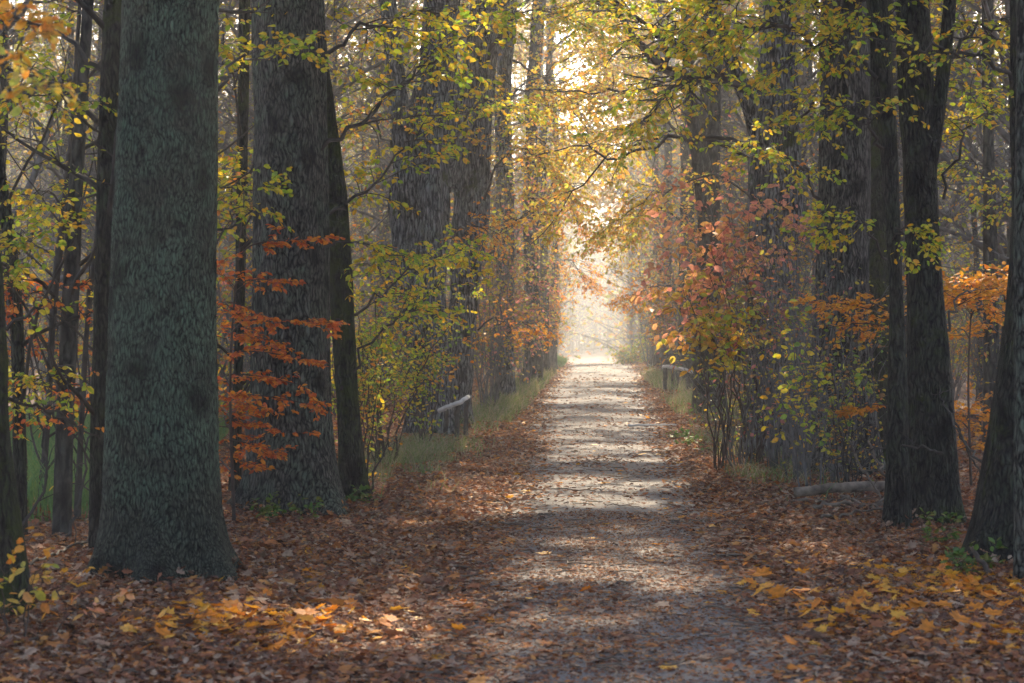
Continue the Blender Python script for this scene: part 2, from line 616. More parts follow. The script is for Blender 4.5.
MAPLE = (np.array(_mv), [np.array([[0, 1 + i, 1 + (i + 1) % _n] for i in range(_n)])])
_ok = [(0, 0), (0.16, 0.07), (0.26, 0.20), (0.36, 0.10), (0.50, 0.28), (0.60, 0.14), (0.76, 0.26), (0.84, 0.12), (1.0, 0.0)]
_ok = _ok + [(x, -y) for x, y in _ok[-2:0:-1]]
_ov = [(0.5, 0, 0)] + [(x, y, 0.9 * y * y + 0.25 * (x - 0.5) ** 2) for x, y in _ok]
_m = len(_ok)
OAK = (np.array(_ov), [np.array([[0, 1 + i, 1 + (i + 1) % _m] for i in range(_m)])])


def leaves(g, pos, d, nr, size, tpl=OVAL, mat=0, curl=None):
    m = len(pos)
    if m == 0:
        return
    d = nrmz(d)
    s = nrmz(np.cross(nr, d))
    n = np.cross(d, s)
    T, Fs = tpl
    size = np.broadcast_to(np.asarray(size, dtype=float), (m,))
    tz = np.broadcast_to(T[:, 2][None], (m, len(T)))
    if curl is not None:
        tz = tz * curl[:, None]
    V = pos[:, None] + (d[:, None] * T[None, :, 0:1] + s[:, None] * T[None, :, 1:2] + n[:, None] * tz[:, :, None]) * size[:, None, None]
    off = (np.arange(m) * len(T))[:, None, None]
    g.add(V, [(f[None] + off).reshape(-1, f.shape[1]) for f in Fs], mat)


def twig_leaves(g, P, n, size, droop=0.35, flatn=0.6, t0=0.1, tpl=OVAL, keep=None, rng=RNG, mat=0):
    N = len(P)
    idx = np.repeat(np.arange(N), n)
    m = len(idx)
    t = rng.uniform(t0, 1, m)
    pos = sample(P, t, idx)
    tn = tang(P, t, idx)
    side = nrmz(np.cross(tn, UP + rng.normal(0, 0.1, (m, 3)))) * rng.choice([-1, 1], m)[:, None]
    d = nrmz(tn * 0.6 + side * 0.8 + rng.normal(0, 0.3, (m, 3)) - UP * droop)
    nr = nrmz(UP * flatn + rng.normal(0, 0.5, (m, 3)))
    sz = size * rng.uniform(0.6, 1.25, m)
    if keep is not None:
        k = keep(pos)
        pos, d, nr, sz = pos[k], d[k], nr[k], sz[k]
    leaves(g, pos, d, nr, sz, tpl, mat)


# gaps in the leaf canopy through which the sun reaches the ground and the low leaves: x, y, z, radius across, radius along
GAPS = [(-0.05, 12.6, 0, 0.55, 0.45), (0.9, 12.7, 0, 0.45, 0.3), (2.1, 11.6, 0, 0.5, 0.35), (-1.75, 10.8, 0, 0.5, 0.4),
        (-0.2, 19.6, 0, 0.65, 1.7), (-0.2, 24.5, 0, 0.5, 1.2), (-0.1, 36.8, 0, 0.95, 1.7), (0.1, 46, 0, 0.8, 1.0), (0, 64, 0, 1.6, 11),
        (-2.2, 84, 0, 1.4, 6), (-0.7, 40, 4.5, 1.9, 3), (0.3, 42, 6.0, 2.0, 4), (-1.6, 40, 6.0, 1.3, 3), (1.15, 23, 2.0, 0.9, 0.9), (-1.9, 29, 0.4, 0.4, 0.6), (0, 55, 6, 1.7, 6),
        (1.9, 48, 1.0, 0.3, 0.5)]


def shaded(pos):
    k = np.ones(len(pos), dtype=bool)
    for x, y, z, rx, ry in GAPS:
        u = (pos[:, 2] - z) / SDIR.z
        qx = pos[:, 0] - SDIR.x * u - x
        qy = pos[:, 1] - SDIR.y * u - y
        k &= ~(((qx / rx) ** 2 + (qy / ry) ** 2 < 1) & (pos[:, 2] > z + 1.5))
    return k


# ------------------------------------------------------------------ ground and path
def axis(stops):
    out = []
    for a, b, n in stops:
        out.append(np.linspace(a, b, n, endpoint=False))
    return np.concatenate(out + [[stops[-1][1]]])


xs = axis([(-400, -40, 12), (-40, -12, 28), (-12, 12, 160), (12, 40, 28), (40, 400, 12)])
ys = axis([(-60, 0, 10), (0, 7, 14), (7, 40, 220), (40, 110, 160), (110, 200, 30), (200, 700, 12)])
XX, YY = np.meshgrid(xs, ys)
ZZ = ground_z(XX, YY)
g = G()
nx, ny = len(xs), len(ys)
ii = (np.arange(ny - 1)[:, None] * nx + np.arange(nx - 1)[None]).reshape(-1)
g.add(np.stack([XX, YY, ZZ], -1), np.stack([ii, ii + 1, ii + nx + 1, ii + nx], -1))
tag(g.build('forest_floor', M['floor']), 'forest floor of dark soil under the fallen leaves', kind='structure')


def path_center(y):
    return 0.02 + 0.10 * np.sin(np.asarray(y) * 0.11) * np.clip(np.asarray(y) / 30, 0, 1)


xs2 = np.linspace(-1, 1, 41)
ys2 = axis([(-20, 7, 20), (7, 40, 240), (40, 180, 200)])
g = G()
wv = 1.22 + 0.2 * (noise2(ys2 * 0, ys2, 0.8, 5) - 0.5)
wv2 = 1.22 + 0.2 * (noise2(ys2 * 0, ys2, 0.8, 9) - 0.5)
PX = path_center(ys2)[:, None] + np.where(xs2[None] < 0, xs2[None] * wv[:, None], xs2[None] * wv2[:, None])
PY = np.broadcast_to(ys2[:, None], PX.shape)
PZ = ground_z(PX, PY) + 0.006
nx, ny = len(xs2), len(ys2)
ii = (np.arange(ny - 1)[:, None] * nx + np.arange(nx - 1)[None]).reshape(-1)
g.add(np.stack([PX, PY, PZ], -1), np.stack([ii, ii + 1, ii + nx + 1, ii + nx], -1))
tag(g.build('path', M['gravel']), 'straight pale gravel path running into the wood', kind='structure')

# ------------------------------------------------------------------ haze
def box_mesh(name, lo, hi, mats):
    x0, y0, z0 = lo
    x1, y1, z1 = hi
    v = [(x0, y0, z0), (x1, y0, z0), (x1, y1, z0), (x0, y1, z0), (x0, y0, z1), (x1, y0, z1), (x1, y1, z1), (x0, y1, z1)]
    return G().add(v, np.array([[0, 3, 2, 1], [4, 5, 6, 7], [0, 1, 5, 4], [1, 2, 6, 5], [2, 3, 7, 6], [3, 0, 4, 7]])).build(name, mats, smooth=False)


hm, nt, out = new_mat('haze')
pv = nt.nodes.new('ShaderNodeVolumePrincipled')
pv.inputs['Color'].default_value = (0.90, 0.94, 0.98, 1)
pv.inputs['Density'].default_value = HAZE_DENSITY
pv.inputs['Anisotropy'].default_value = 0.55
nt.links.new(pv.outputs[0], out.inputs['Volume'])
tag(box_mesh('haze', (-405, -65, -3.4), (405, 705, 40.0), hm), 'thin pale morning haze filling the wood', kind='stuff')


# ------------------------------------------------------------------ trunks and trees
def trunk_geo(g, C, R, rough=0.012, flare=0.5, lobes=5, seed=0, k=96, top_cap=False, flute=0.05, fr=14.0, fz=2.2):
    """bark-ridged trunk round the line C with radius R, flutes that run out into roots at the foot"""
    n = len(C)
    th = np.arange(k) * 2 * np.pi / k
    z = C[:, 2] - C[0, 2]
    ph = seed * 1.7
    rad = R[:, None] * np.ones(k)[None]
    fl = np.exp(-np.maximum(z - 0.02, 0) / 0.26)[:, None]
    lob = (0.5 + 0.5 * np.cos(lobes * th + ph + 0.8 * np.sin(2 * th + ph))) ** 1.6 * (0.7 + 0.45 * np.sin(th * 2 - ph))
    sharp = (0.5 + 0.5 * np.cos((lobes + 1) * th + 2 * ph + 0.9 * np.sin(th + ph))) ** 3
    rad = rad * (1 + flare * 1.5 * np.exp(-np.maximum(z, 0) / 0.11)[:, None] * sharp[None])
    rad = rad * (1 + 2.0 * flare * fl * (0.25 + 0.75 * lob[None]))
    rad = rad * (1 + flute * np.cos(3 * th + ph + 0.25 * z[:, None]) + flute * 0.6 * np.cos(5 * th - ph + 0.4 * z[:, None]))
    ct, st = np.cos(th), np.sin(th)
    q = np.stack([ct[None] * R[:, None] * fr + seed * 13, st[None] * R[:, None] * fr, np.broadcast_to(z[:, None] * fz, (n, k))], -1)
    nz = vnoise(q + 0.35 * vnoise(q * 0.5)[..., None])
    ridge = 1 - np.abs(2 * nz - 1)
    q2 = np.stack([ct[None] * R[:, None] * 2.2 + seed, st[None] * R[:, None] * 2.2, np.broadcast_to(z[:, None] * 0.9, (n, k))], -1)
    rad = rad + rough * (1.4 * ridge - 1.0) + rough * 4.5 * (vnoise(q2) - 0.5)
    V = np.zeros((n, k, 3))
    V[..., 0] = C[:, 0:1] + rad * ct[None]
    V[..., 1] = C[:, 1:2] + rad * st[None]
    V[..., 2] = C[:, 2:3]
    ii = np.arange(n - 1)[:, None] * k
    j = np.arange(k)[None]
    j2 = (j + 1) % k
    Fq = np.stack(np.broadcast_arrays(ii + j, ii + j2, ii + k + j2, ii + k + j), -1).reshape(-1, 4)
    g.add(V, Fq)


def line_from_px(Y, rows, top=16.0, dy=0.03, sink=0.15, taper=0.45):
    """trunk line and radius from the rows (py, left, right) it shows at distance Y, carried on up to height top"""
    rows = sorted(rows, key=lambda r: -r[0])
    cz = np.array([W(0, r[0], Y)[2] for r in rows])
    cx = np.array([W((r[1] + r[2]) / 2, 0, Y)[0] for r in rows])
    cr = np.array([(r[2] - r[1]) / 2 * Y / F for r in rows])
    zv = np.arange(-sink, cz[-1], dy)
    if top > cz[-1]:
        zt = np.linspace(cz[-1], top, 30)
    else:
        zt = np.array([cz[-1]])
    z = np.concatenate([zv, zt])
    x = np.interp(z, cz, cx)
    r = np.interp(z, cz, cr)
    # smooth the kinks
    ker = np.ones(11) / 11
    if len(zv) > 24:
        pad = 5
        x[:len(zv)] = np.convolve(np.pad(x[:len(zv)], pad, mode='edge'), ker, 'valid')
        r[:len(zv)] = np.convolve(np.pad(r[:len(zv)], pad, mode='edge'), ker, 'valid')
    up = z > cz[-1]
    if len(cz) > 1:
        slope = np.clip((cx[-1] - cx[-2]) / max(cz[-1] - cz[-2], 0.1), -0.06, 0.06)
    else:
        slope = 0
    x[up] = x[up] + slope * (z[up] - cz[-1])
    r[up] = cr[-1] * (1 - (1 - taper * 0.5) * (z[up] - cz[-1]) / max(top - cz[-1], 0.1))
    yv = np.full(len(z), Y) + 0.15 * np.sin(z * 0.4) * np.clip(z / 6, 0, 1)
    return np.stack([x, yv, z], -1), r


def crown(parent, org, C, R, z0, z1, rad, nleaf, mat, size=0.15, toward=0.0, rng=RNG, lit=True):
    """limbs from the upper trunk to leaf clumps round them"""
    g, gl = G(), G()
    nl = 11
    zz = rng.uniform(z0 - 1.5, z1 - 3, nl)
    zz = np.clip(zz, C[0, 2] + 3, C[-1, 2] - 0.5)
    st = np.stack([np.interp(zz, C[:, 2], C[:, 0]), np.interp(zz, C[:, 2], C[:, 1]), zz], -1)
    az = rng.uniform(0, 2 * np.pi, nl)
    L = rad * rng.uniform(0.6, 1.05, nl)
    en = st + np.stack([np.cos(az) * L + toward * rad * 0.4, np.sin(az) * L, rng.uniform(0.8, 3.5, nl)], -1)
    en[:, 2] = np.minimum(np.maximum(en[:, 2], z0 - 0.5), z1)
    mid = (st + en) / 2 + np.stack([rng.normal(0, 0.3, nl), rng.normal(0, 0.3, nl), rng.uniform(-0.2, 0.7, nl)], -1)
    P = np.stack([curve([a, b, c_], 9) for a, b, c_ in zip(st, mid, en)])
    r0 = np.interp(zz, C[:, 2], R) * rng.uniform(0.25, 0.5, nl)
    RR = r0[:, None] * np.linspace(1, 0.2, 9)[None]
    tubes(g, P, RR, 6)
    P1, R1 = kids(P, RR, 7, 0.25, 1.0, rad * 0.45, 0.9, flat=0.4, rs=0.5, npts=6, rng=rng)
    tubes(g, P1, R1, 4)
    P2, R2 = kids(P1, R1, 6, 0.2, 1.0, rad * 0.2, 0.9, flat=0.4, droop=0.05, rs=0.5, npts=4, rng=rng, rmin=0.003)
    tubes(g, P2, R2, 3)
    per = max(1, int(2.8 * nleaf / len(P2)))
    twig_leaves(gl, P2, per, size, keep=shaded if lit else None, tpl=KITE, rng=rng)
    b = g.build('limbs', M['branch'], parent, org)
    l = gl.build('crown', mat, parent, org)
    return b, l


NT = [0]


def tree(label, Y, rows, bark, group=None, name='tree', top=16.0, cr=None, canopy='canopy', flare=0.35, rough=0.010, k=96, dy=0.03,
         forks=(), z0=7.0, rad=3.6, nleaf=6000, toward=0.0, lobes=5, flute=0.05, crown_on=True, fr=14.0, fz=2.2):
    NT[0] += 1
    rng = np.random.default_rng(100 + NT[0])
    C, R = line_from_px(Y, rows, top, dy)
    gz = float(ground_z(C[4, 0], Y))
    org = np.array([C[4, 0], Y, gz])
    t = thing(name, label, 'tree', org, group)
    g = G()
    trunk_geo(g, C, R, rough=rough, flare=flare, seed=NT[0], k=k, lobes=lobes, flute=flute, fr=fr, fz=fz)
    for fk in forks:        # a limb that leaves the trunk: points (px, py, half width px, Y)
        pts = np.array([W(a, b, yy) for a, b, w, yy in fk])
        rr = np.array([w * yy / F for a, b, w, yy in fk])
        n = 10 * len(pts)
        tubes(g, curve(pts, n), np.interp(np.linspace(0, 1, n), np.linspace(0, 1, len(rr)), rr), 12)
    g.build('trunk', bark, t, org)
    if crown_on:
        crown(t, org, C, R, z0, top, rad, nleaf, M[canopy], toward=toward, rng=rng)
    t['_y'] = Y
    del t['_y']
    return t, org, C, R


# left row
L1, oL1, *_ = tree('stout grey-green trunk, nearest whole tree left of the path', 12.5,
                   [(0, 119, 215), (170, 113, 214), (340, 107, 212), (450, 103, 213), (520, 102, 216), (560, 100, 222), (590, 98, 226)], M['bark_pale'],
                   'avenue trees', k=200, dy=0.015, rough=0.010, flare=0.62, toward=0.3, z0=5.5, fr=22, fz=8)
L2, oL2, *_ = tree('thick dark trunk with long bark ridges behind the orange beech sprays', 16.8,
                   [(0, 250, 319), (170, 250, 324), (340, 252, 329), (430, 254, 332), (490, 253, 338), (518, 252, 342)], M['bark_brown'],
                   'avenue trees', k=180, dy=0.02, rough=0.013, flare=0.55, toward=0.4, z0=6.5)
Lm, oLm, *_ = tree('slim mossy leaning trunk against the right flank of a thicker dark trunk', 17.4,
                   [(-40, 296, 312), (100, 312, 330), (200, 322, 345), (300, 328, 352), (400, 334, 359), (470, 337, 364), (506, 336, 368)], M['bark_moss'],
                   'avenue trees', k=80, rough=0.01, top=9, nleaf=1500, rad=2, z0=6)
L0, oL0, *_ = tree('mossy trunk foot cut by the left edge of the photo', 10.8,
                   [(0, -120, -50), (300, -85, -6), (420, -72, 2), (470, -68, 6), (530, -68, 12), (580, -70, 18), (625, -72, 20)], M['bark_moss'],
                   'avenue trees', k=140, dy=0.02, rough=0.012, flare=0.3, toward=0.2, z0=5.5, nleaf=4000)
L3, oL3, *_ = tree('broad fluted grey trunk with deep folds behind the pale rail', 29.0,
                   [(0, 428, 456), (75, 419, 455), (130, 402, 452), (200, 391, 449), (300, 402, 447), (400, 411, 451), (436, 409, 454)], M['bark_grey'],
                   'avenue trees', k=160, flute=0.2, rough=0.03, flare=0.25, toward=0.4, z0=9,
                   forks=[[(408, 210, 13, 28.8), (400, 120, 10, 28.8), (392, 40, 9, 28.8), (380, -60, 8, 28.6)]])
L4, oL4, *_ = tree('straight pale grey trunk with a mossy fork, touching a broader fluted one', 31.5,
                   [(0, 474, 500), (100, 463, 492), (200, 455, 486), (300, 451, 477), (400, 447, 471), (430, 445, 474)], M['bark_grey'],
                   'avenue trees', k=120, rough=0.028, flare=0.25, toward=0.4, z0=9.5, flute=0.12,
                   forks=[[(452, 190, 9, 31.2), (450, 150, 8, 31), (458, 100, 7, 31), (470, 60, 6, 31), (480, -30, 5, 31)]])
L5, oL5, *_ = tree('hazy grey trunk between a paler trunk and the far glow', 40.0,
                   [(0, 500, 516), (120, 494, 511), (200, 496, 513), (300, 497, 513), (407, 494, 515)], M['bark_grey'], 'avenue trees', k=64, toward=0.4, z0=10, cr=1, rough=0.015)
L6, oL6, *_ = tree('hazy dark trunk closest to the glow on the left of the path', 52.0,
                   [(0, 534, 546), (100, 526, 539), (200, 523, 538), (330, 525, 540), (388, 522, 543)], M['bark_wood'], 'avenue trees', k=64, toward=0.35, z0=11.5, rough=0.015)
# right row
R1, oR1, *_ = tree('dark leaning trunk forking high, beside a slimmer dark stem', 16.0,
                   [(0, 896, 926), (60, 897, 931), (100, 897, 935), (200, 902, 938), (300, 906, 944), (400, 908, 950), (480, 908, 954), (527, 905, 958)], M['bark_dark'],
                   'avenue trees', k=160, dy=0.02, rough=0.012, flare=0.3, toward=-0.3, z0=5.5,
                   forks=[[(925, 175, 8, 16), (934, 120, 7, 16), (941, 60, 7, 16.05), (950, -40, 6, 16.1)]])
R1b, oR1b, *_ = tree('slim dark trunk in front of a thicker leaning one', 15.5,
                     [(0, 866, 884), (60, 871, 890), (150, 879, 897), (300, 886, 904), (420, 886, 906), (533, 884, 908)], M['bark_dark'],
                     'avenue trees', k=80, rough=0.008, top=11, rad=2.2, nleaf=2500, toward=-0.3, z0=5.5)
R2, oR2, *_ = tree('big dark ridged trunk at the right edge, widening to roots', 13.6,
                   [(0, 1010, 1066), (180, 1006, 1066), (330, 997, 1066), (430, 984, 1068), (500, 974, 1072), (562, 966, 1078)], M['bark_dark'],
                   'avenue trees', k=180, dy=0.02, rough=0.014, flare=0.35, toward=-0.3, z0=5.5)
R2b, oR2b, *_ = tree('narrow brown stem cut by the right edge of the photo', 12.4,
                     [(0, 1013, 1032), (300, 1012, 1033), (584, 1011, 1036)], M['bark_brown'], 'avenue trees', k=64, rough=0.006, top=9, rad=1.8, nleaf=1500, z0=6)
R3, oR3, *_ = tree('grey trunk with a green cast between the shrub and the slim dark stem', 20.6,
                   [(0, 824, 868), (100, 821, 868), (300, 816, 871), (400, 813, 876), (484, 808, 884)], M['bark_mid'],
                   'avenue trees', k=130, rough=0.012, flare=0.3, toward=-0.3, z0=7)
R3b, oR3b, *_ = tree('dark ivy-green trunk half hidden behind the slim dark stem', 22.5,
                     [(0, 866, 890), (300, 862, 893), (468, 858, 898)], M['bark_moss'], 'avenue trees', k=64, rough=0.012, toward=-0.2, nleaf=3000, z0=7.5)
R4, oR4, *_ = tree('dark grey trunk with a heavy limb leaning over the path, behind the pink shrub', 24.0,
                   [(0, 764, 792), (60, 760, 795), (110, 752, 797), (200, 748, 798), (300, 746, 796), (400, 743, 796), (460, 740, 800)], M['bark_grey'],
                   'avenue trees', k=120, rough=0.016, flare=0.3, flute=0.09, toward=-0.4, z0=7.5,
                   forks=[[(768, 170, 13, 23.9), (752, 110, 11, 23.8), (738, 80, 8, 23.7), (722, 40, 7, 23.6), (708, -20, 6, 23.5)]])
R5, oR5, *_ = tree('hazy trunk right of the glow, half veiled by yellow leaves', 36.0,
                   [(0, 704, 720), (100, 700, 720), (250, 698, 720), (414, 694, 726)], M['bark_wood'], 'avenue trees', k=64, rough=0.016, toward=-0.4, z0=9.5,
                   forks=[[(712, 300, 8, 36), (700, 180, 7, 35.8), (690, 100, 6, 35.6), (684, -10, 5, 35.5)]])
R6, oR6, *_ = tree('faint trunk right of the glow behind the low rail', 51.0,
                   [(0, 682, 694), (200, 680, 694), (390, 678, 698)], M['bark_wood'], 'avenue trees', k=48, rough=0.015, toward=-0.3, z0=11.5)
R7, oR7, *_ = tree('slender trunk in the gap between the two dark trunks at right', 26.0,
                   [(0, 978, 990), (200, 980, 992), (448, 980, 996)], M['bark_wood'], 'avenue trees', k=32, rough=0.006, nleaf=2500, z0=7.5)

# further trees of the avenue, fading into the light
FAR = []
for i, (Y, xl, xr) in enumerate([(62, 541, 550), (63, 661, 671), (72, 549, 557), (76, 651, 659)]):
    gy = VY + H * F / Y
    _t = tree(['thin pale trunk fading into the glow, left of the path', 'thin pale trunk fading into the glow, right of the path',
          'farthest faint trunk on the left of the lit path', 'farthest faint trunk on the right of the lit path'][i], Y,
         [(0, xl + 2 + (9, -8, -7, 10)[i], xr - 2 + (9, -8, -7, 10)[i]), (150, xl + 1 + (-3, 2, 4, 0)[i], xr - 1 + (-3, 2, 4, 0)[i]), (gy + 2, xl, xr)], M['bark_wood'], 'avenue trees', k=40, rough=0.015, z0=12.5, nleaf=3500, toward=0.0, top=18)
    FAR.append(_t)

for i, (X, Y, tw) in enumerate([(-3.0, 99, 0.55), (3.3, 103, -0.55), (-3.3, 109, 0.6), (3.2, 115, -0.6), (-3.1, 121, 0.6), (3.4, 126, -0.6)]):
    px = VX + X * F / Y
    gy = VY + H * F / Y
    tree('faint tree veiled by the glow past the end of the lit path', Y, [(0, px - 4 + 5 * tw, px + 4 + 5 * tw), (gy + 8, px - 5, px + 5)], M['bark_wood'],
         'faint trees past the end of the path', k=24, rough=0.015, z0=9, top=21, rad=4.6, nleaf=6500, toward=tw, canopy='gold')

# ------------------------------------------------------------------ saplings left of the near trunk
sap_rows = [
    ('dark straight sapling close behind the stout grey-green trunk', 13.5, [(0, 96, 117), (100, 91, 112), (250, 90, 108), (400, 87, 103), (562, 84, 101)], M['bark_dark']),
    ('brown sapling with side twigs, second left from the stout grey-green trunk', 14.4, [(0, 76, 86), (190, 62, 75), (300, 57, 72), (450, 50, 67), (548, 46, 66)], M['bark_wood']),
    ('leaning brown sapling near the left edge above the mossy trunk foot', 14.2, [(0, -40, -30), (250, -2, 9), (300, 3, 15), (400, 5, 19), (550, 8, 22)], M['bark_dark']),
    ('thin crooked stem in front of the green meadow', 16.5, [(150, 60, 66), (300, 44, 50), (420, 38, 46), (516, 30, 38)], M['branch']),
    ('thin stem right beside the brown sapling, leaning over', 15.5, [(180, 95, 99), (330, 78, 83), (450, 72, 78), (532, 68, 74)], M['branch']),
    ('slim brown stem between the two thick left trunks', 18.5, [(0, 236, 246), (200, 234, 243), (360, 232, 241), (500, 226, 238)], M['bark_dark']),
]
SAP = []
for lab, Y, rows, mt in sap_rows:
    NT[0] += 1
    rng = np.random.default_rng(500 + NT[0])
    C, R = line_from_px(Y, rows, 7.5, 0.06)
    org = np.array([C[2, 0], Y, float(ground_z(C[2, 0], Y))])
    t = thing('sapling', lab, 'young tree', org, 'saplings among the big trunks')
    g = G()
    trunk_geo(g, C, R, rough=0.004, flare=0.2, seed=NT[0], k=28, flute=0.05)
    g.build('trunk', mt, t, org)
    P, RR = kids(C[None], R[None], 16, 0.08, 1.0, 1.5, 1.0, npts=8, rs=0.35, jit=0.2, rng=rng, rmin=0.003)
    P[:, :, 2] += np.linspace(0, 0.25, 8)[None]
    for q in range(16):
        g, gl = G(), G()
        tubes(g, P[q:q + 1], RR[q:q + 1], 5)
        P1, R1_ = kids(P[q:q + 1], RR[q:q + 1], 5, 0.2, 1, 0.5, 0.8, flat=0.6, rs=0.5, rng=rng)
        tubes(g, P1, R1_, 3)
        twig_leaves(gl, P1, 5, 0.06, rng=rng)
        b = g.build('branch', M['branch'], t, org)
        gl.build('leaves', M['yellow_green'], b, org)
    SAP.append(t)


# ------------------------------------------------------------------ low boughs that hang into the view
BM = 1


def bough(t, org, pts, r0, mat, n1=12, l1=0.8, n2=5, l2=0.3, nl=5, size=0.07, flat=0.75, droop=0.05, ldroop=0.35, seed=0, flatn=0.6, keep=None, wood='branch', t0=0.25, tpl=OVAL, name='bough'):
    """a branch through pts (px, py, Y) with side twigs in a fan and leaves on them"""
    rng = np.random.default_rng(900 + seed)
    p = np.array([W(*q) for q in pts])
    C = curve(p, 16)
    C[1:-1] += rng.normal(0, 0.03, (14, 3))
    R = r0 * np.linspace(1, 0.22, 16)
    g, gl = G(), G()
    tubes(g, C, R, 7)
    n1, n2, nl = int(n1 * 1.35), n2 + 1, nl + BM
    size = size * 0.88
    l1, l2 = l1 * 1.2, l2 * 1.15
    P1, R1 = kids(C[None], R[None], n1, t0, 1.0, l1, 0.85, flat=flat, droop=droop, npts=7, rs=0.45, jit=0.14, rng=rng)
    tubes(g, P1, R1, 4)
    P2, R2 = kids(P1, R1, n2, 0.15, 1.0, l2, 0.8, flat=flat, droop=droop, npts=4, rs=0.6, jit=0.14, rng=rng)
    tubes(g, P2, R2, 3)
    twig_leaves(gl, P2, nl, size, droop=ldroop, flatn=flatn, keep=keep, rng=rng, tpl=tpl)
    twig_leaves(gl, P1, max(1, nl // 2), size, droop=ldroop, flatn=flatn, keep=keep, rng=rng, tpl=tpl)
    b = g.build(name, M[wood], t, org)
    gl.build('leaves', M[mat], b, org)
    return b


